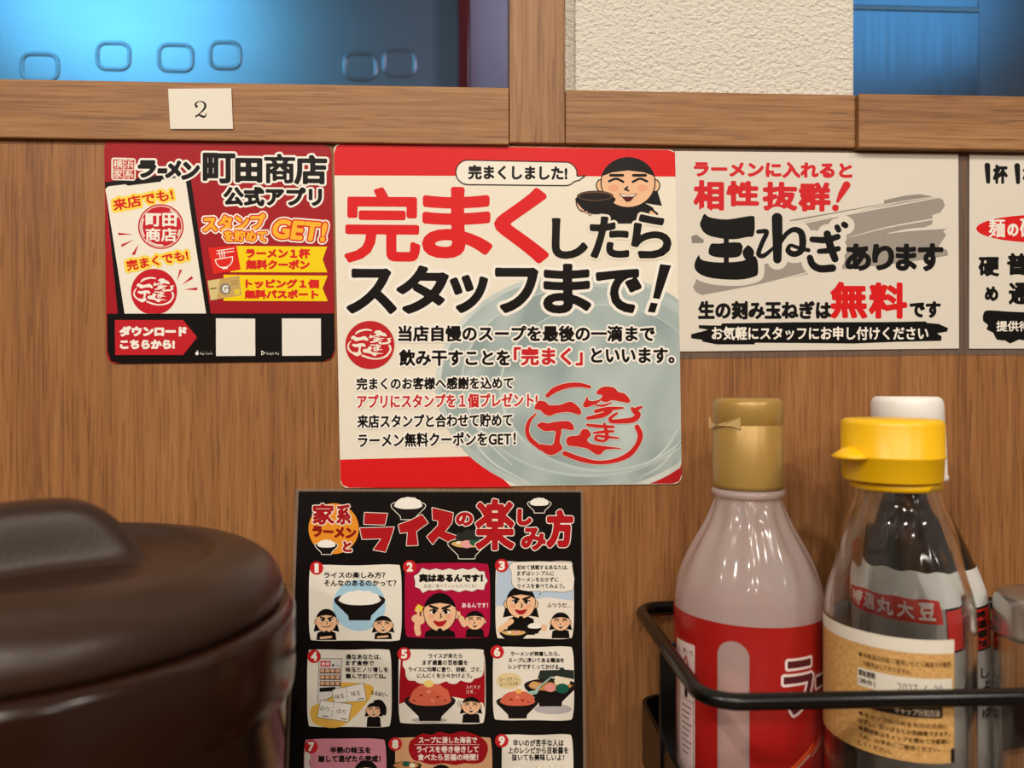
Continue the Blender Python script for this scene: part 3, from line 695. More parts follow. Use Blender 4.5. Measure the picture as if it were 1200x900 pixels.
NE = [zs([(632, 90), (634, 200), (634, 365)], [36, 34, 28]), zs([(505, 180), (562, 182), (530, 260), (508, 330), (545, 340), (610, 286)], [14, 16, 16, 16, 15, 10]),
      zs([(655, 250), (700, 190), (748, 166), (792, 186), (804, 250), (792, 310), (745, 330), (706, 308), (722, 272), (780, 290), (842, 304)], [14, 16, 18, 22, 24, 20, 20, 18, 12, 13, 14])]
GI = [zs([(868, 232), (960, 236), (1038, 214)], [20, 22, 20]), zs([(915, 312), (980, 306), (1042, 294)], [17, 20, 18]), zs([(968, 196), (990, 280), (1020, 362)], [25, 26, 24]),
      zs([(852, 356), (870, 400), (920, 428), (1002, 424)], [22, 24, 25, 26]), zs([(1034, 150), (1044, 168)], [19, 19]), zs([(1080, 132), (1090, 138)], [20, 20])]
a.union(TAMA + NE + GI, PAPER, 7.2); a.union(TAMA + NE + GI, '12100f', 0)
for s_, bx in (('あ', (990.5, 285.5, 1021, 317.5)), ('り', (1022, 286, 1048, 317)), ('ま', (1049.5, 285.5, 1074.5, 317.5)), ('す', (1075.5, 285, 1105.5, 318))): a.text(s_, *bx, '12100f', b=1.7)
a.text('生の刻み玉ねぎは', 818, 352.5, 974.5, 374.5, '12100f', b=1.1, sl=0)
a.text('無', 973, 330, 1016.5, 373.5, 'd81e20', b=1.9); a.text('料', 1018, 331, 1063.5, 373.5, 'd81e20', b=1.9); a.text('です', 1066, 353, 1102.5, 372.5, '12100f', b=1.1)
a.part('brush_band')
a.sdfpoly([(819, 381), (845, 381.5), (846, 379), (930, 377.6), (1040, 377.4), (1085, 376.6), (1086, 378.4), (1100, 379.6), (1111, 384.5), (1110, 388.5), (1098, 390.6), (1103.5, 394), (1103, 399.4), (1050, 400.6), (1000, 402.6), (940, 402), (885, 401.6), (884, 403.6), (840, 403.6), (822, 400), (824, 398.4), (810, 396.4), (810, 391.6), (822, 388.6), (830, 386.4), (819, 384.6)], '12100f')
a.text('お気軽にスタッフにお申し付けください', 834, 382.6, 1088, 398.6, 'f0eadd', b=.45, sl=0)
a.finish()

root, a = card('noodle_sign', [(1136, 180.4), (1466, 187), (1463, 408), (1135.6, 408.6)], .4, -.0004, .0006, PAPER, 'laminated white sign with red oval and black brush lettering, cut by the right frame edge', 'sign')
fm = sheet_mesh('lamination_film', [(1129.8, 175.2), (1472, 181), (1469, 417), (1129.9, 416)], 3, wallmap(0), .0003, FILM, root); fm['label'] = 'clear lamination edge'
a.part('red_oval'); a.ell(1222, 268, 78, 16.5, 'd81e20')
a.text('麺', 1158.5, 256, 1178, 278.5, 'f0eadd', b=.35); a.text('の', 1180.5, 262, 1193.5, 277, 'f0eadd', b=.8); a.text('硬さ', 1195, 256, 1238, 279, 'f0eadd', b=.45)
a.part('black_lettering')
K2 = '14110f'
a.stroke([(1157, 194), (1158, 213)], [3.4, 2.4], K2); a.text('杯', 1163.5, 193, 1181, 215.5, K2, b=1.1)
a.stroke([(1192, 194.5), (1193, 213.5)], [3.4, 2.4], K2); a.text('杯', 1198.5, 193, 1217, 215.5, K2, b=1.1)
a.text('硬', 1146.5, 301, 1171, 324, K2, b=1.1); a.text('め', 1154, 335.5, 1170, 353, K2, b=1.1); a.text('普', 1180, 296.5, 1204, 322.5, K2, b=1.1); a.text('通', 1182, 331, 1206, 357, K2, b=1.1)
a.part('brush_patch')
a.sdfpoly([(1153, 366), (1160, 363.6), (1180, 365), (1220, 366), (1300, 364), (1310, 380), (1300, 398), (1220, 402), (1204, 400), (1194, 398), (1184, 402.6), (1178, 399), (1168, 398), (1164, 390), (1156, 386), (1158, 381), (1152, 376)], K2, 0, 2)
a.text('提供待', 1167.5, 376, 1207, 388.5, 'f0eadd', b=.3)
a.finish()

# ------------------------------------------------------------------ black rice poster, leaning a little against the wall
LEAN = R(5.2)
P0 = on_y(515, 572, -.0012)
NV = Vector((0, -math.cos(LEAN), math.sin(LEAN)))        # its face looks at the room and slightly up
RV = Vector((1, 0, 0)); DV = Vector((0, -math.sin(LEAN), -math.cos(LEAN)))
def ricemap(x, y, h): return on_plane(x, y, P0 + NV * h, NV)
yend = 900 + 150
rc = lambda x0, x1, t: x0 + (x1 - x0) * t
te = (yend - 576) / 324.0
foot = ricemap(515, yend, 0)
root = thing('rice_poster', foot, 'black laminated poster with red title and numbered comic panels, below the square sign', 'poster')
sheet_mesh('sheet', [(350, 576), (680.6, 577), (rc(680.6, 683.4, te), yend - 8), (rc(350, 339, te), yend - 8)], .4, ricemap, .0007, ink('14100f', .3), root)
fm = sheet_mesh('lamination_film', [(346.6, 572.6), (683.6, 573.6), (rc(683.6, 687, te), yend), (rc(346.6, 335, te), yend)], 2, ricemap, .0003, FILM, root); fm['label'] = 'clear lamination edge'
a = Art(root, ricemap, .0007 + 4e-6); a.rough = .3
DR, W2, PW = 'b01a1f', 'efe8da', 'ece5d6'
a.part('title_lettering')
a.ell(391, 619.5, 29.5, 29.8, 'e8922c')
a.text('家', 366, 590, 392, 615, 'a3161c', b=.9, out=((W2, 1.0),)); a.text('系', 394, 591, 411.5, 615, 'a3161c', b=.9, out=((W2, 1.0),))
a.text('ラーメン', 366, 617, 417.5, 630.5, '8a1a14', b=1.0, rot=3); a.text('と', 401.5, 634, 412.5, 647, 'a3161c', b=1.0, out=((W2, 1.0),))
bowl(a, 382.5, 639, 26, outline=W2)
bowl(a, 478.5, 592.5, 40, outline=W2)
Y1 = lambda pts: [(340 + x / 6.667, 570 + y / 6.667) for x, y in pts]
big = [Y1([(582, 205), (760, 212), (740, 300), (576, 295)]), Y1([(545, 325), (812, 318), (780, 420), (745, 512), (650, 495), (712, 408), (562, 412)]),
       Y1([(845, 300), (940, 265), (1030, 220), (1078, 285), (985, 352), (998, 460), (910, 462), (918, 358), (860, 365)]),
       [(506.5, 595), (531, 601), (529.5, 613), (521.5, 623), (535, 628), (529, 637), (514, 629), (507, 638), (500, 629), (513, 616), (513.5, 610.5), (507, 609)]]
for p in big: a.sdfpoly(p, W2, .75)
for p in big: a.sdfpoly(p, DR, 0)
bowl(a, 547, 637, 44, top='d9b06a', outline=W2, rise=.06, spots=((-.45, -.05, 'f0e2c0', .12), (0, .03, 'e8a3a0', .3), (.45, -.08, '2c5a44', .3)))
a.poly([(533, 632), (537, 623), (540, 625), (548.5, 619), (550, 622), (554, 620.5), (563, 630), (560, 633)], '2a2c28')
for s_, bx, bb in (('の', (534, 600, 554.5, 616.5), 1.3), ('楽', (557, 584.5, 603, 645), 1.9), ('し', (606, 596, 623.5, 616), 1.9), ('み', (610.5, 618, 640.5, 645), 1.5), ('方', (640, 597, 672, 642), 2.6)):
    a.text(s_, *bx, DR, b=bb, out=((W2, 1.0),))
bowl(a, 632, 590, 27, outline=W2)

def panel(x0, y0, x1, y1, col, n_, bx, by, wob=2.0, r=9):
    a.part('comic_panel', new=True)
    mx, my = (x0 + x1) / 2, (y0 + y1) / 2
    pts = [(x0 + r, y0 + .4), (mx, y0 + wob * .5), (x1 - r, y0), (x1 - 1.5, y0 + r * .7), (x1, my), (x1 - 1.2, y1 - r * .8), (x1 - r, y1), (mx, y1 - wob * .2), (x0 + r, y1 - .4), (x0 + 1.2, y1 - r * .7), (x0, my), (x0 + 1.2, y0 + r * .6)]
    a.poly(pts, col, 5)
def badge(n_, bx, by):
    a.ell(bx, by, 7.9, 7.9, 'c9262a'); w_ = 2.4 if n_ == '1' else 3.7; a.text(n_, bx - w_, by - 5.4, bx + w_, by + 5.4, 'f5efe2', b=.7, h=.4)
LT = '1c1613'
def line(t, x0, y0, x1, y1, col=LT, b=.28, rot=0): a.text(t, x0, y0, x1, y1, col, b=b, h=.4, rot=rot)
# 1
panel(362, 661.6, 470.8, 751, PW, '1', 0, 0)
a.ell(421, 709.5, 31, 30, 'a9d0e4'); badge('1', 371, 665.8)
line('ライスの楽しみ方？', 379.6, 670.2, 451.5, 677.7); line('そんなのあるのかって？', 379.6, 679.6, 464.5, 687)
bowl(a, 421.5, 703, 60, rise=.16)
face(a, 382.5, 727.5, 11.8, 'calm', tall=1.14, body=750); face(a, 449, 732, 10.4, 'smile', tall=.95, body=749)
a.stroke([(376, 747.6), (388, 746.4)], 1.3, SKIN); a.stroke([(443, 746.6), (454, 745.6)], 1.2, SKIN)
# 2
panel(474.4, 660.4, 574.4, 747.2, 'b0123c', '2', 0, 0, -1.5)
burst = []
_sp = [(485, 675), (494.5, 665.6), (511, 666.2), (526, 666), (542, 666), (556.5, 665.2), (567.6, 669.6), (571.6, 680.6), (567, 691.4), (553.5, 693.4), (538, 694), (521, 692.4), (508, 692), (495.4, 695), (486.4, 688)]
for (x0, y0), (x1, y1) in zip(_sp, _sp[1:] + _sp[:1]):
    burst += [(x0, y0), ((x0 + x1) / 2 + (528 - (x0 + x1) / 2) * .02, (y0 + y1) / 2 + (680 - (y0 + y1) / 2) * .16)]
a.sdfpoly(burst, LT, .5); a.sdfpoly(burst, PW, 0); badge('2', 480.2, 664.4)
line('実はあるんです！', 491, 672.4, 566, 682.4, b=.8); line('自由に食べていいんだけどね！', 497, 684.4, 558.5, 688.8, '4a423c', b=.02)
a.part('comic_panel'); a.cur = list(a.keys.values())[-1]
face(a, 515.5, 717.5, 18.6, 'grin', tall=1.18, body=747, hair=False); face(a, 556.5, 727, 11, 'smile', tall=.97, body=747, hair=False)
a.poly([(487, 712), (490, 708), (493, 709.5), (496, 711), (494.5, 716), (490, 717.6), (486, 716)], 'f2d33c')
a.stroke([(489.4, 730), (488.8, 736), (490, 742)], [3.6, 3.6, 3.4], SKIN); a.stroke([(487, 725), (493, 727)], [4.6, 4.6], SKIN); a.stroke([(490.2, 724), (490, 713)], [1.6, 1.4], SKIN)
a.stroke([(540.5, 725), (544, 732)], [3.4, 3], SKIN); a.stroke([(539, 722), (538, 717.5)], [1.2, 1.1], SKIN)
line('あるんです！', 541.2, 706.4, 572, 712.2, 'f3dfe2', b=.15)
# 3
panel(580.6, 657.6, 672.6, 748.6, 'ece2d2', '3', 0, 0)
a.poly([(583, 660), (600, 658.5), (672, 690), (672.4, 704), (640, 700), (581, 711), (581, 690)], 'b9cbdd')
face(a, 610.5, 706, 16.6, 'grin', tall=1.12, body=744)
a.sdfpoly([(601, 658.6), (664, 658.8), (670.4, 664), (672.2, 691), (650, 693.4), (637, 692.6), (631.5, 697.6), (633.5, 692.6), (620, 693), (606, 690), (600, 684), (599.4, 670)], LT, .35, 2)
a.sdfpoly([(601, 658.6), (664, 658.8), (670.4, 664), (672.2, 691), (650, 693.4), (637, 692.6), (631.5, 697.6), (633.5, 692.6), (620, 693), (606, 690), (600, 684), (599.4, 670)], PW, -.1, 2)
badge('3', 588, 662.8)
for t_, b_ in (('初めて挑戦するあなたは、', (605.8, 662, 666, 667.8)), ('まずはシンプルに', (605.8, 669, 649.5, 674.8)), ('ラーメンをおかずに', (605.8, 676.4, 654.5, 682)), ('ライスを食べてみよう。', (605.8, 683.8, 662, 689.6))): line(t_, *b_, b=.15)
bowl(a, 602, 741, 34, top='d9b06a', rise=.05, spots=((-.3, 0, 'f0e2c0', .14), (.2, 0, 'e8a3a0', .16))); bowl(a, 626.5, 734.5, 20, rise=.2)
a.stroke([(586, 738), (592, 733), (599, 728)], [3.2, 3, 3.2], SKIN); a.ell(637.6, 735.4, 3.4, 4.2, SKIN)
face(a, 657, 728.5, 10.6, 'smile', tall=.98, body=748); line('ふつうだ…', 641, 706.6, 669.5, 711.8, b=.1)
# 4
panel(360, 761, 459, 852, PW, '4', 0, 0, 1)
a.poly([(384, 806), (400, 800), (432, 802), (437, 812), (420, 835), (398, 852), (372, 850), (364, 840), (366, 828), (384, 820)], 'e9b850', 5)
a.poly([(373.6, 771.4), (401, 771.4), (399.4, 806), (388, 818), (371.8, 824)], '2a2320'); a.poly([(374.2, 772), (400.4, 772), (398.8, 806), (388, 817), (372.4, 823.4)], 'dcdad4')
a.rrect(375.4, 774.4, 387.4, 781.4, .5, 'd33a48'); line('食券', 376.4, 775.6, 386.4, 780.2, W2, b=.1); a.rrect(389, 778.4, 391.6, 781, .2, '2a2320'); a.stroke([(393.6, 780), (398, 780)], .35, '6a625c')
for r_ in range(3):
    a.rrect(374.6, 783.4 + r_ * 7.4, 398.8, 789.4 + r_ * 7.4, .4, '4a2f24')
    for c_ in range(4): a.rrect(375.4 + c_ * 5.9, 783.9 + r_ * 7.4, 380.2 + c_ * 5.9, 788.2 + r_ * 7.4, .4, 'dcae8c')
a.rrect(374.4, 806, 393, 811, .5, '1c1613', -.06)
def ticket(q, t_, p1, p2, rot):
    a.sdfpoly(q, '3a3430', .3); a.sdfpoly(q, 'efeae0', -.2)
    (x0, y0), (x1, y1) = p1, p2
    line(t_, x0 - 5.4, y0 - 2.8, x0 + 5.4, y0 + 2.8, b=.02, rot=rot); line(t_, x1 - 5.4, y1 - 2.8, x1 + 5.4, y1 + 2.8, b=.02, rot=rot)
ticket([(389.4, 808.4), (426, 800.4), (429.6, 821), (391.6, 824)], '味玉', (398, 816), (417, 812.6), -9)
for k in range(4): a.stroke([(405.6 + k * .5, 805.4 + k * 4.6), (405.9 + k * .5, 807.8 + k * 4.6)], .3, '3a3430')
ticket([(375.8, 820.6), (412.4, 825.4), (408, 846), (371.6, 840.6)], 'のり', (380.6, 830.6), (400, 834), 8)
for k in range(4): a.stroke([(391 - k * .8, 823.6 + k * 4.4), (390.6 - k * .8, 826) if 0 else (390.7 - k * .8, 825.6 + k * 4.4)], .3, '3a3430')
for q in ([(378.6, 839), (384, 839.8)], [(400, 842), (406, 843)], [(419.6, 819.4), (426, 818.4)]): a.stroke(q, .55, '3a3430')
badge('4', 368, 769.2)
for t_, b_ in (('通なあなたは、', (405, 766.6, 446.8, 772.8)), ('まず食券で', (405, 774, 438.3, 780.2)), ('味玉とノリ増しを', (405, 781.6, 455, 787.8)), ('頼んでおいてね。', (405, 789.2, 452.2, 795.6))): line(t_, *b_, b=.2)
line('なるほど〜', 434.6, 810.6, 455.2, 815.6, b=.1, rot=11)
face(a, 438, 832, 8.4, 'smile', tall=.98, body=852); a.poly([(437, 822), (446, 820), (452.6, 828), (452, 838), (446, 836), (444, 828)], '14100e', 3)
# 5
panel(467, 760.8, 569, 848, PW, '5', 0, 0, 1)
a.poly([(470, 766), (567, 764), (568.4, 800), (568, 830), (566, 824), (534, 817), (500, 816), (467.6, 825), (468, 800)], 'a3131e')
a.sdfpoly([(474, 764.4), (520, 764), (560, 761.4), (566.4, 766), (567, 778), (566, 790), (562, 794), (556, 795.4), (552, 799.6), (544, 799), (540, 797.4), (534, 801.4), (526, 800.6), (523, 798.4), (514, 801.6), (507, 800.6), (504, 798.6), (496, 801.4), (489, 800), (486, 797.6), (479, 797.4), (475.6, 792), (475, 785), (472, 780), (472.6, 772)], PW, 0, 3)
badge('5', 473.6, 766.4)
for t_, b_ in (('ライスが来たら', (502, 765.6, 541.8, 771.6)), ('まず適量の豆板醤を', (495, 773.4, 548.3, 779.6)), ('ライスに均等に塗り、胡椒、ゴマ、', (478.6, 781.4, 564, 787.6)), ('にんにくを少々かけよう。', (488.6, 788.8, 553.5, 794.8))): line(t_, *b_, b=.2)
a.ell(503, 844, 21, 3.6, 'b8b2ac'); 
bowl(a, 504, 821, 60, top='d8694f', rise=.3, spots=((-.35, -.2, '8f2a22', .06), (.3, -.15, '8f2a22', .06), (-.05, -.35, 'e98f70', .1), (.1, .0, 'e98f70', .08), (-.62, 0, '8f2a22', .05), (.6, 0, '8f2a22', .05), (-.05, -.66, 'f0d27a', .2)))
face(a, 552, 827, 10.4, 'smile', tall=.96, body=847)
line('入れすぎ', 546, 803, 563, 807.4, 'f0d2cc', b=.02); line('注意…', 546, 808.4, 559, 812.8, 'f0d2cc', b=.02)
for k in range(2): a.stroke([(537.6 + k * 2.6, 821), (536.4 + k * 2.6, 824.6), (537.4 + k * 2.6, 828)], .35, LT, 3)
# 6
panel(577.6, 757.6, 672.8, 844.2, PW, '6', 0, 0, 1.5)
a.ell(596.6, 798, 15, 9.6, 'e6cf9a'); line('スープが少し', 585, 793.6, 608, 798.2, b=.05, rot=-4); line('入ってもOK！', 585.4, 799, 608.8, 804, b=.05, rot=-4)
a.ell(648, 831, 22, 6, 'b9b3b4'); 
bowl(a, 645, 803, 62, top='c98a52', rise=.04, spots=((-.6, .0, 'd8a468', .2), (.0, .1, 'e9958f', .22), (.45, -.15, 'efe3c4', .3), (.45, .12, '1f5b4a', .26)))
a.poly([(630, 795), (633, 785.5), (655, 785), (659, 781.6), (662, 784.6), (672.4, 785.4), (672.6, 796), (652, 792), (640, 797)], '2b322d')
a.stroke([(647, 793), (632, 805), (628, 811), (618, 813)], [.9, 1.2, 2.2, 2.4], '9fc1b2'); a.stroke([(647.6, 793.6), (633, 805.6)], .3, '2b322d')
bowl(a, 606.5, 822, 50, top='d8694f', rise=.22, spots=((-.3, -.1, '8f2a22', .07), (.25, -.05, '8f2a22', .07), (.5, .02, '8f2a22', .05), (0, -.2, 'e98f70', .1), (.05, -.48, 'eeb45e', .16)))
badge('6', 582.6, 764)
for t_, b_ in (('ラーメンが到着したら、', (598.4, 763.2, 656, 769)), ('スープに浮いてある鶏油を', (595.6, 770.8, 661.2, 776.6)), ('レンゲですくってかける。', (596, 778.4, 657.4, 784.2))): line(t_, *b_, b=.2)
# 7 - 9, running on below the frame
panel(356, 866, 453, 952, 'd48a99', '7', 0, 0, -1); a.poly([(357, 882), (362, 880), (364, 888), (361.4, 893), (364, 900), (360, 915), (356.6, 915)], PW)
badge('7', 364.6, 875); line('半熟の味玉を', 386.6, 875, 434.8, 883, b=.4); line('崩して混ぜたら完成！', 372.6, 885, 446, 893.4, b=.4)
face(a, 429, 907, 14, 'calm', tall=1.1, body=950)
panel(463, 864, 577, 952, 'dba77c', '8', 0, 0, 1)
bowl(a, 476, 897, 36, top='c98a52', rise=.1, spots=((0, -.1, '1f5b4a', .25), (.4, 0, 'efe3c4', .2)))
face(a, 517, 912, 14, 'grin', tall=1.1, body=950)
a.sdfpoly([(484, 866), (495, 859.6), (505, 861), (515, 857.6), (527, 860), (540, 857), (552, 859), (562, 863), (570, 870), (571.6, 880), (566, 892), (556, 895), (545, 894.4), (533, 896.6), (520, 894.4), (506, 896), (494, 893), (484, 890), (479, 880), (480, 870)], 'a0141d', 0, 4)
badge('8', 463.2, 872)
for t_, b_ in (('スープに浸した海苔で', (490.6, 863.4, 559.2, 871.2)), ('ライスを巻き巻きして', (488.2, 874, 561, 882)), ('食べたら至福の時間！', (489.4, 883.2, 560.4, 891.4))): line(t_, *b_, 'f1dfd8', b=.3)
a.stroke([(486, 872.6), (562, 872.6)], .2, 'f1dfd8')
panel(588, 860.4, 672, 952, PW, '9', 0, 0, 2); badge('9', 588, 868)
bowl(a, 605, 905, 34, rise=.2)
for k in range(5): a.stroke([(629 + k * 7.4, 896.6), (626 + k * 7, 912)], .4, 'd9b96a')
for t_, b_ in (('辛いのが苦手な人は', (601, 866.4, 660.6, 874.6)), ('上のレシピから豆板醤を', (595.2, 875.2, 666.2, 883.4)), ('抜いても美味しいよ！', (599.6, 883.6, 661.2, 891.6))): line(t_, *b_, b=.25)
a.finish()

# ------------------------------------------------------------------ brown lidded pot in the left foreground
def lid_height(x, y):                        # the lid's top: low dome, dished ring, and a finger grip across it
    r = math.hypot(x, y)
    z = .0262 - 1.9 * r * r
    e = .5 - .5 * math.tanh((math.hypot(x / 1.1, y) - .050) / .0028)           # dished area
    z -= e * .0095 * (1 - (r / .085) ** 2)
    ca, sa = math.cos(R(36)), math.sin(R(36)); u, v = x * ca + y * sa, -x * sa + y * ca
    q = min(1, (abs(u - .001) / (.031 if u > 0 else .040))); ridge = math.exp(-(v / (.0120 + .003 * q * q)) ** 6) * (1 - q ** 3.2)
    z += .0205 * max(0, ridge)
    return z
PC = Vector((-.1452, -.1436, 0)); ZS = .2008
m, n, l, b = new_mat('brown_lid_plastic')
b.inputs['Base Color'].default_value = (.030, .0135, .0080, 1); b.inputs['Roughness'].default_value = .36; b.inputs['Specular IOR Level'].default_value = .34
tc = n.new('ShaderNodeTexCoord'); t = n.new('ShaderNodeTexNoise'); t.inputs['Scale'].default_value = 900; t.inputs['Detail'].default_value = 2; l.new(tc.outputs['Object'], t.inputs[0])
bp = n.new('ShaderNodeBump'); bp.inputs['Strength'].default_value = .22; bp.inputs['Distance'].default_value = .0003; l.new(t.outputs[0], bp.inputs['Height']); l.new(bp.outputs[0], b.inputs['Normal'])
LIDM = m
POTM = plain('brown_pot_plastic', '26130b', .20, spec=.34)
pot = thing('lidded_pot', PC, 'big dark brown round pot with a domed grip lid, blurred in the left foreground', 'pot')
link('body', *lathe_vf([(.0, .0005), (.068, .0005), (.0705, .003), (.0745, .06), (.0785, .14), (.0797, .168), (.0808, .1695), (.0822, .1715), (.0826, .176), (.0826, .196), (.0815, .1988), (.0795, .1996), (.0, .1990)], PC.x, PC.y, 128), POTM, pot, smooth=True)
vs, fs = [], []
NR, NT = 64, 160
prof = [(.0770, ZS - .0009), (.0782, ZS + .0002), (.0785, ZS + .002), (.0782, ZS + .0048), (.0771, ZS + .0080), (.0752, ZS + .0108), (.0724, ZS + .0134), (.0692, ZS + .0153)]
for r, z in prof:
    for k in range(NT): t = 2 * math.pi * k / NT; vs.append((PC.x + r * math.cos(t), PC.y + r * math.sin(t), z))
zj = lambda r, x, y: ZS + lid_height(x, y) + 0.0
for i in range(NR):
    r = .0655 * (1 - i / (NR - 1)) + .0002
    for k in range(NT):
        t = 2 * math.pi * k / NT; x, y = r * math.cos(t), r * math.sin(t)
        vs.append((PC.x + x, PC.y + y, ZS + lid_height(x, y) + (.0088 if 0 else 0)))
# the dome's shoulder meets the rim smoothly
z_edge = lid_height(.0655, 0)
vs = [(x, y, z) if i < len(prof) * NT else (x, y, z + (.0168 - z_edge)) for i, (x, y, z) in enumerate(vs)]
for i in range(len(prof) + NR - 1):
    for k in range(NT): a_, b_ = i * NT, (i + 1) * NT; fs.append((a_ + k, a_ + (k + 1) % NT, b_ + (k + 1) % NT, b_ + k))
fs.append(tuple(range((len(prof) + NR - 1) * NT, (len(prof) + NR) * NT))); fs.append(tuple(reversed(range(NT))))
link('lid', vs, fs, LIDM, pot, smooth=True)

# ------------------------------------------------------------------ condiment rack of black coated wire
COAT = plain('black_coating', '080706', .24, spec=.35)
dB = .398; hR = (714 - 450) / 900 * dB; ZR = CAM.z - hR
def on_z(px, py, z):
    d = ray(px, py); return CAM + d * ((z - CAM.z) / d.z)
q0 = on_z(752, 714, ZR); q1 = on_z(838, 822, ZR)
XL = (q0.x + q1.x) / 2 - .0028; YBk, YFr = -.0042, q1.y - .0008
XR = XL + .262
rack = thing('condiment_rack', Vector(((XL + XR) / 2, (YBk + YFr) / 2, 0)), 'black coated wire rack holding the sauce bottles on the right', 'rack')
def ring(z, rr, inset=0.0, n=8):
    x0, x1, y0, y1 = XL + inset, XR - inset, YFr + inset, YBk - inset; pts = []
    for cx, cy, a in ((x1 - rr, y1 - rr, 0), (x0 + rr, y1 - rr, 90), (x0 + rr, y0 + rr, 180), (x1 - rr, y0 + rr, 270)):
        for k in range(n + 1): t = R(a + 90 * k / n); pts.append(Vector((cx + rr * math.cos(t), cy + rr * math.sin(t), z)))
    return pts
link('rim_rail', *tube_vf(ring(ZR, .0135), .0031, 16, True), COAT, rack, smooth=True)
# lower tray: a flat band all round, and its floor
ZT = CAM.z - (818 - 450) / 900 * .396
outer, inner = ring(.006, .0125, .0002), ring(.006, .0105, .0022)
N = len(outer); vs = [Vector((p.x, p.y, z)) for z, P in ((ZT - .030, outer), (ZT, outer), (ZT, inner), (ZT - .030, inner)) for p in P]
fs = [(j * N + i, j * N + (i + 1) % N, ((j + 1) % 4) * N + (i + 1) % N, ((j + 1) % 4) * N + i) for j in range(4) for i in range(N)]
link('tray_band', vs, fs, COAT, rack)
FLOOR_Z = .0144
fl = ring(.010, .0125, .0002); fl2 = [Vector((p.x, p.y, .014)) for p in fl]
N = len(fl); link('tray_floor', fl + fl2, [tuple(reversed(range(N))), tuple(range(N, 2 * N))] + [(i, (i + 1) % N, N + (i + 1) % N, N + i) for i in range(N)], COAT, rack)
def strap(x0, x1, y0, y1, z0=.0): link('upright_strap', *box_vf(x0, x1, y0, y1, z0, ZR, .0004), COAT, rack)
ys = on_z(773, 752, ZR).y
strap(XL - .0010, XL + .0064, ys - .001, ys + .001); strap(XR - .0074, XR + .0006, ys - .001, ys + .001)

# ------------------------------------------------------------------ bottles
def glassy(name, col, ior=1.45, rough=0.0, trans=1.0):
    m, n, l, b = new_mat(name); b.inputs['Base Color'].default_value = (*col, 1); b.inputs['Roughness'].default_value = rough
    b.inputs['Transmission Weight'].default_value = trans; b.inputs['IOR'].default_value = ior; return m
def profile(rows, axis_dep, zb, thick):       # rows of (pixel row, half width in pixels) seen on the axis plane
    k = axis_dep / 900
    return [(hw * k, CAM.z - (py - 450) * k) for py, hw in rows]
def smooth_prof(p, n=6): return [(max(q[0], 0), q[1]) for q in spline(p, n)]
class Bottle: pass
def straight(rad, z0, z1, step=.005):
    k = max(2, int(round((z1 - z0) / step))); return [(rad, z0 + (z1 - z0) * i / k) for i in range(k)]
def seat(px, dep): v = at_depth(px, 700, dep); return v.x, v.y
def cylmap(cx, cy, rad):
    def f(px, py, h):
        d = ray(px, py); rr = rad + h
        ox, oy = CAM.x - cx, CAM.y - cy; A = d.x ** 2 + d.y ** 2; B = 2 * (ox * d.x + oy * d.y); C = ox * ox + oy * oy - rr * rr
        disc = B * B - 4 * A * C; t = (-B - math.sqrt(max(disc, 0))) / (2 * A); return CAM + d * t
    return f
def uvmap(cx, cy, rad):                       # u: metres round the bottle from the point that faces the camera, v: height
    a0 = math.atan2(CAM.y - cy, CAM.x - cx)
    def f(u, v, h):
        t = a0 + u / rad; return Vector((cx + (rad + h) * math.cos(t), cy + (rad + h) * math.sin(t), v))
    return f
def to_uv(cx, cy, rad, px, py):
    p = cylmap(cx, cy, rad)(px, py, 0); a0 = math.atan2(CAM.y - cy, CAM.x - cx); t = math.atan2(p.y - cy, p.x - cx) - a0
    t = (t + math.pi) % (2 * math.pi) - math.pi; return t * rad, p.z
def patch(name, F, u0, u1, v0, v1, h, mapper, off, mat, parent, maxrun=4):
    xs = np.arange(u0 - h, u1 + 2 * h, h); ys = np.arange(v0 - h, v1 + 2 * h, h); X, Y = np.meshgrid(xs, ys)
    vs, fs, key = [], [], {}
    for pl in contour(F(X, Y), xs, ys, maxrun):
        idx = []
        for q in pl:
            kk = (round(q[0], 6), round(q[1], 6))
            if kk not in key: key[kk] = len(vs); vs.append(mapper(q[0], q[1], off))
            if not idx or idx[-1] != key[kk]: idx.append(key[kk])
        if len(set(idx)) > 2: fs.append(tuple(idx))
    return link(name, vs, fs, mat, parent, smooth=True)
def rect_sdf(X, Y, x0, x1, y0, y1): return np.maximum(np.maximum(x0 - X, X - x1), np.maximum(y0 - Y, Y - y1))
def capsule_sdf(X, Y, x, y0, y1, r): return np.hypot(X - x, Y - np.clip(Y, y0, y1)) - r

# -- red-labelled frosted bottle with a gold cap
d1 = .358; x1, y1 = seat(876.5, d1); SX = 1.046
rows = [(732, 88.5), (716, 88.5), (700, 87.5), (684, 85.5), (668, 81), (650, 73.5), (632, 63.5), (614, 53), (598, 45.5), (584, 40), (574, 37.5)]
R1 = 88.5 / SX * d1 / 900
P = [(hw / SX * d1 / 900, CAM.z - (py - 450) * d1 / 900) for py, hw in rows]
b1 = thing('vinegar_bottle', Vector((x1, y1, FLOOR_Z)), 'frosted plastic bottle with red label and gold cap, left one in the rack', 'bottle')
prof = [(0, FLOOR_Z + .004), (R1 * .55, FLOOR_Z + .003), (R1 * .82, FLOOR_Z), (R1 * .96, FLOOR_Z + .004), ] + straight(R1, FLOOR_Z + .010, P[0][1]) + P
outer = smooth_prof(prof, 5)
inner = [(max(r - .0008, 0), z + (.0008 if i < 16 else 0)) for i, (r, z) in enumerate(outer)]
m, n, l, b = new_mat('frosted_plastic'); out = n['Material Output']
b.inputs['Base Color'].default_value = (.82, .73, .70, 1); b.inputs['Roughness'].default_value = .12; b.inputs['Coat Weight'].default_value = 1.0; b.inputs['Coat Roughness'].default_value = .04
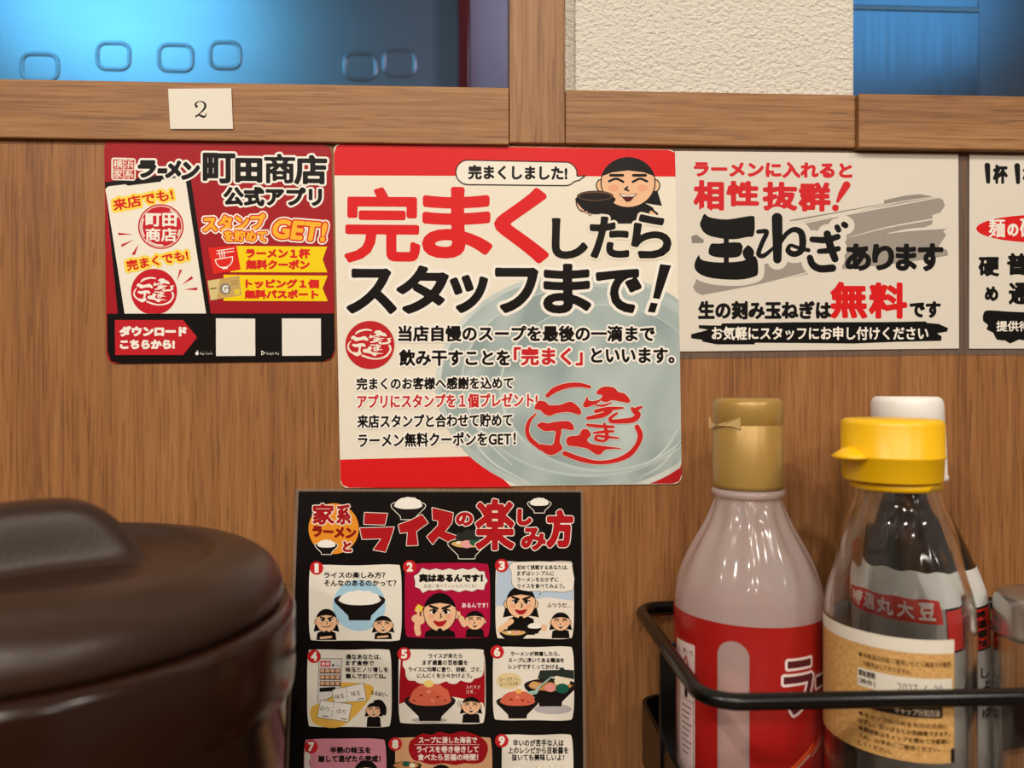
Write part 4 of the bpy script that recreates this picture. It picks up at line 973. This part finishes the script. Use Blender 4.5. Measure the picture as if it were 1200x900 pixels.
b.inputs['Subsurface Weight'].default_value = 0
tl = n.new('ShaderNodeBsdfTranslucent'); tl.inputs[0].default_value = (.88, .77, .74, 1)
tp = n.new('ShaderNodeBsdfTransparent'); tp.inputs[0].default_value = (.95, .86, .84, 1)
ma = n.new('ShaderNodeMixShader'); ma.inputs[0].default_value = .40; l.new(b.outputs[0], ma.inputs[1]); l.new(tl.outputs[0], ma.inputs[2])
mb = n.new('ShaderNodeMixShader'); mb.inputs[0].default_value = .50; l.new(ma.outputs[0], mb.inputs[1]); l.new(tp.outputs[0], mb.inputs[2]); l.new(mb.outputs[0], out.inputs['Surface'])
FROST = m
# flutes on the shoulder: shallow vertical facets
vs, fs = lathe_vf(outer, x1, y1, 144)
for i, v in enumerate(vs):
    z = v.z; k = i % 144; t = 2 * math.pi * k / 144
    zz = (z - (CAM.z - (690 - 450) * d1 / 900)) / (.0447)
    amp = .0013 * max(0, min(1, zz * 3)) * max(0, min(1, (1.0 - zz) * 4)) if 0 < zz < 1 else 0
    rr = math.hypot(v.x - x1, v.y - y1)
    if rr > 1e-6:
        q = (rr - amp * (.5 + .5 * math.cos(12 * t))) / rr; v.x = x1 + (v.x - x1) * q; v.y = y1 + (v.y - y1) * q
link('body', vs, fs, FROST, b1, smooth=True)
LIQ = plain('chilli_vinegar', 'b06a5c', .3)
zl = CAM.z - (765 - 450) * d1 / 900
link('liquid', *lathe_vf([(0, FLOOR_Z + .006), (R1 * .80, FLOOR_Z + .004), (R1 * .93, FLOOR_Z + .012), (R1 * .93, zl), (0, zl)], x1, y1, 96), LIQ, b1, smooth=False)
k1 = d1 / 900 / SX
zc = lambda py: CAM.z - (py - 450) * d1 / 900
GOLD = plain('gold_plastic', 'a88644', .34, metal=.2, spec=.45)
cap = link('cap', *lathe_vf([(36 * k1, zc(571)), (41.2 * k1, zc(570)), (41.6 * k1, zc(566)), (41.2 * k1, zc(499)), (40.2 * k1, zc(497.6)), (40.2 * k1, zc(496.6)), (41.4 * k1, zc(495)), (41.4 * k1, zc(474)), (39.4 * k1, zc(468.4)), (36 * k1, zc(466.6)), (0, zc(466.4))], x1, y1, 80), GOLD, b1, smooth=True)
m = glassy('shrink_film', (.97, .94, .9), 1.4, .12); 
FILM2 = film_mat()
link('neck_ring', *lathe_vf([(37 * k1, zc(581)), (43 * k1, zc(580)), (44 * k1, zc(576)), (43 * k1, zc(572)), (37 * k1, zc(571))], x1, y1, 80), FROST, b1, smooth=True)
tear = []
for u, v in ((830.5, 489), (833, 495), (839, 497.4), (851, 494.6), (858, 491), (867.5, 489.6), (868, 503.4), (857, 499.8), (847, 499.2), (838, 501), (831, 503)): tear.append(cylmap(x1, y1, 42.2 * k1)(u, v, .0004))
tear2 = [p + (Vector((x1, y1, p.z)) - p).normalized() * .0006 for p in tear]; N = len(tear)
link('seal_tab', tear + tear2, [tuple(range(N)), tuple(reversed(range(N, 2 * N)))] + [(i, (i + 1) % N, N + (i + 1) % N, N + i) for i in range(N)], plain('clear_gold_seal', 'c4a468', .2), b1)
um = uvmap(x1, y1, R1 + .0003)
us, vs_ = to_uv(x1, y1, R1, 859, 790); v0 = FLOOR_Z + .008; v1 = zc(709); uw0, _ = to_uv(x1, y1, R1, 814.5, 790)
_, vs_top = to_uv(x1, y1, R1, 859, 751)
sr = .0068
half = math.pi * R1 - .0003
lab = patch('label', lambda X, Y: np.maximum(rect_sdf(X, Y, -half, half, v0, v1), -capsule_sdf(X, Y, us, v0 + .004, vs_top - sr, sr)), -half, half, v0, v1, .0009, um, 0, plain('red_label', 'a01a16', .28), b1)
lab['label'] = 'red wraparound label with a clear slot'
aL = Art(b1, um, .00006, 4e-6, maxrun=4)
def uvr(px, py): return to_uv(x1, y1, R1, px, py)
class UV(Art):                                # artwork on a bottle, in millimetres round it and millimetres of height (counted down)
    pass
def mmap(cx, cy, rad): 
    f = uvmap(cx, cy, rad); return lambda x, y, h: f(x / 1000.0, -y / 1000.0, h)
A1 = Art(b1, mmap(x1, y1, R1 + .0003), .00006, 6e-6, maxrun=3); A1.rough = .35
def mm(px, py): u, v = uvr(px, py); return u * 1000, -v * 1000
A1.part('side_panel', 'white info panel')
ux, vt = mm(814.5, 756); ul = ux - 15
pts = [(x, y) for x, y in ((ul, vt + 1), (ux, vt), (ux, vt + 62), (ul, vt + 62))]
A1.sdfpoly(pts, 'e3c9c4', 0, h=.6)
k_ = 3.0
A1.text('使い方', ux - 8.6, vt + 3, ux - 1, vt + 5.4, '3a2a28', b=.02, h=.12); A1.stroke([(ux - 8, vt + 10), (ux - 6, vt + 6.6), (ux - 4.4, vt + 10)], .45, 'b3372f', h=.2)
A1.stroke([(ux - 9, vt + 26), (ux - .8, vt + 26)], .15, '5a3a38', h=.12); A1.stroke([(ux - .9, vt + 14), (ux - .9, vt + 58)], .12, '5a3a38', h=.12)
A1.stroke([(ux - 6, vt + 15.5), (ux - 6, vt + 18), (ux - 6, vt + 24)], [.5, 1.0, 1.2], '2a1c1c', h=.2); A1.ell(ux - 3, vt + 21, .8, .8, 'c43a30')
for r_ in range(9): A1.stroke([(ux - 9, vt + 29 + r_ * 2.6), (ux - 2.2 - (r_ % 3), vt + 29 + r_ * 2.6)], .28, '6a4a48', h=.18)
A1.part('lettering')
x0, y0 = mm(917, 772); x1_, y1_ = mm(958, 826)
def lt(s_, px0, py0, px1, py1):
    xa, ya = mm(px0, py0); xb, yb = mm(px1, py1)
    A1.text(s_, xa, ya, xb, yb, '5a2328', b=.45, out=(('efd9d6', 1.15),), h=.22)
lt('ラ', 918, 775, 952, 832); xa, ya = mm(955, 800); A1.text('ー', xa + .4, ya - 2.4, xa + 9, ya + 2.2, '5a2328', b=.6, out=(('efd9d6', 1.2),), h=.25)
A1.text('メン', xa + 10, ya - 7, xa + 28, ya + 6, '5a2328', b=.45, out=(('efd9d6', 1.15),), h=.25)
A1.part('pepper_picture')
for px, py, q in ((944, 884, .9), (956, 872, .7), (935, 893, .8)):
    xa, ya = mm(px, py); A1.stroke([(xa - 5, ya + 3), (xa, ya), (xa + 5, ya - 4)], [.5 * q, 1.1 * q, .3], 'e0552c', 5, h=.25); A1.stroke([(xa - 4, ya + 4.2), (xa + 1, ya + 1.4), (xa + 6, ya - 2)], [.2, .35, .2], 'd9a48f', 5, h=.15)
for o in A1.finish(): o.parent = lab

# -- clear glass bottle with a yellow flip cap and a kraft label, in front
d2 = .3178; x2, y2 = seat(1052, d2); SX2 = 1.10
k2 = d2 / 900 / SX2; zc2 = lambda py: CAM.z - (py - 450) * d2 / 900
R2 = 88.5 * k2
b2 = thing('dressing_bottle', Vector((x2, y2, FLOOR_Z)), 'nearly empty clear glass bottle with yellow cap and tan label', 'bottle')
rows = [(738, 88.5), (722, 88.2), (704, 87), (688, 84), (672, 79), (656, 74.5), (640, 71), (622, 67), (604, 61), (590, 55), (578, 52), (566, 51.5), (556, 50)]
rows_in = rows[::-1]
tip = [(0, FLOOR_Z + .0035), (R2 * .6, FLOOR_Z + .003), (R2 * .84, FLOOR_Z), (R2 * .97, FLOOR_Z + .004), ] + straight(R2, FLOOR_Z + .010, zc2(738))
outer = smooth_prof(tip + [(hw * k2, zc2(py)) for py, hw in rows], 5)
th = .0019
inn = smooth_prof([(hw * k2 - th, zc2(py)) for py, hw in rows_in] + [(q - th, z) for q, z in straight(R2, FLOOR_Z + .014, zc2(738))][::-1] + [(R2 - th * 1.2, FLOOR_Z + .0105), (R2 * .86 - th * .6, FLOOR_Z + .0075), (R2 * .5, FLOOR_Z + .0068), (0, FLOOR_Z + .0068)], 5)
GLASS = glassy('clear_glass', (.97, .985, .98), 1.45, .025)
vs, fs = lathe_vf(outer + inn, x2, y2, 144, True)
for i, v in enumerate(vs[:len(outer) * 144]):            # pressed facets on the shoulder
    t = 2 * math.pi * (i % 144) / 144; zz = (v.z - zc2(700)) / (zc2(575) - zc2(700))
    if 0 < zz < 1:
        rr = math.hypot(v.x - x2, v.y - y2); q = (rr - .00022 * math.sin(math.pi * zz) * (.5 + .5 * math.cos(16 * t + 9 * zz))) / rr
        v.x = x2 + (v.x - x2) * q; v.y = y2 + (v.y - y2) * q
link('body', vs, fs, GLASS, b2, smooth=True)
CAPY = plain('yellow_plastic', 'f2bd0a', .33, spec=.45)
xc2, yc2 = seat(1045, d2)
kc = d2 / 900 / 1.09
cap = link('cap', *lathe_vf([(49 * kc, zc2(562)), (57 * kc, zc2(562)), (58.5 * kc, zc2(560)), (59.6 * kc, zc2(536)), (61.2 * kc, zc2(534.6)), (61.4 * kc, zc2(532.4)), (60.2 * kc, zc2(531)), (60.2 * kc, zc2(497)), (58.4 * kc, zc2(492.4)), (55 * kc, zc2(490.6)), (0, zc2(490.2))], xc2, yc2, 88), CAPY, b2, smooth=True)
lipc = on_y(986, 531, yc2 - .004)
vs, fs = lathe_vf([(0, -.0022), (.0045, -.0018), (.0075, -.0004), (.008, .0003), (.006, .0016), (.003, .0036), (0, .0042)], 0, 0, 32)
link('thumb_lip', [Vector((lipc.x + .0035 + v.x * .85, lipc.y + v.y * 1.1, zc2(534) + v.z)) for v in vs], fs, CAPY, b2, smooth=True).parent = cap
link('seal_collar', *lathe_vf([(47.5 * kc, zc2(572)), (52.2 * kc, zc2(571)), (52.6 * kc, zc2(563)), (49 * kc, zc2(562.4))], (x2 + xc2) / 2, (y2 + yc2) / 2, 80), CAPY, b2, smooth=True)
def uvr2(px, py): u, v = to_uv(x2, y2, R2, px, py); return u * 1000, -v * 1000
mp2 = mmap(x2, y2, R2 + .00025)
ua, va = uvr2(1000, 733); ub, vb = uvr2(1118, 752); uc, vc = uvr2(1118, 893)
m, n, l, b = new_mat('kraft_label'); tc = n.new('ShaderNodeTexCoord'); t = n.new('ShaderNodeTexNoise'); t.inputs['Scale'].default_value = 700; t.inputs['Detail'].default_value = 3; l.new(tc.outputs['Object'], t.inputs[0])
r = n.new('ShaderNodeValToRGB'); r.color_ramp.elements[0].color = (*srgb('b88a4a'), 1); r.color_ramp.elements[1].color = (*srgb('d6a968'), 1); r.color_ramp.elements[0].position = .3; r.color_ramp.elements[1].position = .7
l.new(t.outputs[0], r.inputs[0]); l.new(r.outputs[0], b.inputs['Base Color']); b.inputs['Roughness'].default_value = .6; KRAFT = m
uL = ub - 71.0                                       # the label wraps round behind the left side
lv0 = lambda Y: Y
f2 = uvmap(x2, y2, R2 + .00025)
vtop = -(va + vb) / 2000.0; vbot = -vc / 1000.0
lb = patch('label', lambda X, Y: rect_sdf(X, Y, uL / 1000, ub / 1000, vbot, vtop), uL / 1000, ub / 1000, vbot, vtop, .0009, f2, 0, KRAFT, b2)
lb['label'] = 'tan paper label with small print and a white band'
m_, m__ = None, None
A2 = Art(b2, mp2, .00006, 6e-6, maxrun=3); A2.rough = .55
vT = -vtop * 1000; vB = -vbot * 1000
tilt = .035
A2.part('white_band')
A2.sdfpoly([(uL + .5, vT), (ub, vT), (ub, vT + 5.2), (uL + .5, vT + 5.2)], 'e4dccb', 0, h=.6)
A2.part('small_print')
k = '5a3d1e'
u0 = ub - 36.0
A2.text('●本商品は内容ご使用いただく商品での販売', u0 + 1, vT + 8.2, ub - 1.6, vT + 10.4, k, b=.03, h=.10)
A2.text('の販売はしておりません。', u0 + 2.6, vT + 11.4, u0 + 20, vT + 13.4, k, b=.03, h=.10)
A2.sdfpoly([(u0 + .4, vT + 14.6), (ub - 1, vT + 14.6), (ub - 1, vT + 21.6), (u0 + .4, vT + 21.6)], 'e2dac9', 0, h=.5)
A2.text('賞味期限', u0 + .8, vT + 15.2, u0 + 7.4, vT + 17.8, '4a4038', b=.08, h=.12); A2.text('（枠外）', u0 + .8, vT + 18.4, u0 + 7.4, vT + 20.8, '4a4038', b=.08, h=.12)
A2.text('2027. 6. 20', u0 + 15, vT + 17, u0 + 31, vT + 20.6, '8f877c', b=.05, h=.16)
A2.sdfpoly([(u0 + 3, vT + 23), (ub - 5, vT + 23), (ub - 5, vT + 29.4), (u0 + 3, vT + 29.4)], '2a211b', 0, h=.5)
A2.text('キャップ分別方法', u0 + 14, vT + 26.2, ub - 6, vT + 28.8, 'd9c8ab', b=.06, h=.12)
for i, t_ in enumerate(('●キャップのつめを矢印の方向に', 'はずし、引っぱると分別廃棄できます。', '●開栓後はキャップを閉めて冷蔵庫に', '入れ、お早めにご使用ください。', 'してください。')):
    wd_ = (33, 34, 34, 30, 13)[i]
    A2.text(t_, u0 + 1, vT + 31.4 + i * 2.9, u0 + wd_, vT + 33.4 + i * 2.9, k, b=.05, h=.11)
A2.part('black_mark'); A2.sdfpoly([(ub - 1.6, vT + 41), (ub, vT + 41), (ub, vT + 46.4), (ub - 1.6, vT + 46.4)], '1a1512', 0, h=.4)
for o in A2.finish(): o.parent = lb

# -- dark soy sauce bottle with a white cap, at the back
d3 = .368; x3, y3 = seat(1079, d3); SX3 = 1.13
k3 = d3 / 900 / SX3; zc3 = lambda py: CAM.z - (py - 450) * d3 / 900
R3 = 85 * k3
b3 = thing('soy_sauce_bottle', Vector((x3, y3, FLOOR_Z)), 'dark sauce bottle with white cap and grey label, behind the yellow capped bottle', 'bottle')
lean3 = -(R(2.4))
def tip3(vs): return [Vector((x3 + (v.x - x3) + (v.z - .10) * math.sin(lean3) * (1 if v.z > .10 else 0), v.y, v.z)) for v in vs]
body3 = smooth_prof([(0, FLOOR_Z + .003), (R3 * .8, FLOOR_Z), (R3 * .97, FLOOR_Z + .004), *straight(R3, FLOOR_Z + .010, zc3(716)), (R3, zc3(716)), (84 * k3, zc3(698)), (80 * k3, zc3(680)), (73 * k3, zc3(660)), (65 * k3, zc3(640)), (55 * k3, zc3(618)), (45 * k3, zc3(598)), (38 * k3, zc3(584)), (34 * k3, zc3(572)), (33 * k3, zc3(562))], 5)
vs, fs = lathe_vf(body3, x3, y3, 96)
DARK = plain('dark_sauce_glass', '0f0b0a', .07, spec=.45)
link('body', tip3(vs), fs, DARK, b3, smooth=True)
WCAP = plain('white_plastic', 'e9e6e0', .35)
vs, fs = lathe_vf([(34 * k3, zc3(563)), (42 * k3, zc3(562)), (45.6 * k3, zc3(559)), (45.6 * k3, zc3(556)), (44.4 * k3, zc3(554)), (44.2 * k3, zc3(498)), (43 * k3, zc3(497)), (43 * k3, zc3(496)), (43.6 * k3, zc3(495)), (43.4 * k3, zc3(472)), (41 * k3, zc3(466.5)), (37 * k3, zc3(464.6)), (0, zc3(464.4))], x3, y3, 80)
link('cap', tip3(vs), fs, WCAP, b3, smooth=True)
def prof_r(z):
    for (ra, za), (rb, zb_) in zip(body3[:-1], body3[1:]):
        if za <= z <= zb_: return ra + (rb - ra) * (z - za) / max(zb_ - za, 1e-9)
    return R3
a03 = math.atan2(CAM.y - y3, CAM.x - x3)
def map3(x, y, h):                            # x: degrees round from the camera side, y: height in mm counted down
    z = -y / 1000.0; rr = prof_r(z) + .0003 + h; t = a03 + R(x)
    return tip3([Vector((x3 + rr * math.cos(t), y3 + rr * math.sin(t), z))])[0]
A3 = Art(b3, map3, 0, 8e-6, maxrun=3); A3.rough = .4
zt_, zm_, zb_ = -zc3(655) * 1000, -zc3(694) * 1000, -zc3(738) * 1000
A3.part('label', 'grey and red paper label')
A3.sdfpoly([(-120, zt_), (100, zt_), (100, -30), (-120, -30)], '9b9791', 0, h=2.2); A3.sdfpoly([(-120, zt_), (100, zt_), (100, zm_ - .5), (-120, zm_ - .5)], 'd3d2cd', 0, h=2.2)
A3.part('red_panel')
A3.sdfpoly([(28, zm_), (76, zm_), (76, zb_), (28, zb_)], '1a1614', .6, h=1.0); A3.sdfpoly([(28, zm_), (76, zm_), (76, zb_), (28, zb_)], 'c92a22', -.4, h=1.0)
for i, ch in enumerate('特選醤油'): A3.text(ch, 52, zm_ + 1 + i * 4.2, 66, zm_ + 4.6 + i * 4.2, '1a1210', b=.25, h=.4)
A3.sdfpoly([(-70, zm_ - 4), (24, zm_ - 4), (24, zm_ + 6), (-70, zm_ + 6)], 'c8322b', 0, h=1.2)
for i, ch in enumerate('特選丸大豆'): A3.text(ch, -64 + i * 17, zm_ - 2.6, -50 + i * 17, zm_ + 4.6, 'ead9d2', b=.3, h=.5)
for i, ch in enumerate('しょうゆ'): A3.text(ch, 54, zb_ + 8 + i * 6, 68, zb_ + 13 + i * 6, '2a2522', b=.2, h=.4)
_o3 = A3.finish()
for o in _o3[1:]: o.parent = _o3[0]

# -- small glass shaker with a clear lid at the right edge
d4 = .332; x4, y4 = seat(1232, d4); k4 = d4 / 900 / 1.2; zc4 = lambda py: CAM.z - (py - 450) * d4 / 900
R4 = 76 * k4
b4 = thing('glass_shaker', Vector((x4, y4, FLOOR_Z)), 'small clear glass shaker with silver lid, cut by the right frame edge', 'shaker')
outer = smooth_prof([(0, FLOOR_Z + .001), (R4 * .8, FLOOR_Z), (R4 * .97, FLOOR_Z + .003), (R4, FLOOR_Z + .009), (R4 * .98, .06), (R4 * .95, .10), (R4 * .92, zc4(752)), (R4 * .90, zc4(742))], 5)
inn = smooth_prof([(R4 * .90 - .0018, zc4(742)), (R4 * .92 - .0018, zc4(752)), (R4 * .95 - .0018, .10), (R4 * .97 - .002, .06), (R4 * .95 - .002, FLOOR_Z + .018), (R4 * .7, FLOOR_Z + .014), (0, FLOOR_Z + .013)], 5)
link('body', *lathe_vf(outer + inn, x4, y4, 80), GLASS, b4, smooth=True)
SILV = plain('shaker_lid_metal', 'a9a39a', .22, metal=.8)
link('lid', *lathe_vf([(R4 * .80, zc4(746)), (R4 * .95, zc4(745)), (R4 * .97, zc4(741)), (R4 * .93, zc4(738)), (R4 * .93, zc4(708)), (R4 * .88, zc4(700)), (R4 * .72, zc4(696)), (0, zc4(694))], x4, y4, 72), SILV, b4, smooth=True)
SPICE = plain('ground_pepper', '6f6558', .9)
link('pepper_fill', *lathe_vf([(0, FLOOR_Z + .0145), (R4 * .68, FLOOR_Z + .0155), (R4 * .86, FLOOR_Z + .022), (R4 * .86, FLOOR_Z + .034), (0, FLOOR_Z + .036)], x4, y4, 64), SPICE, b4, smooth=False)
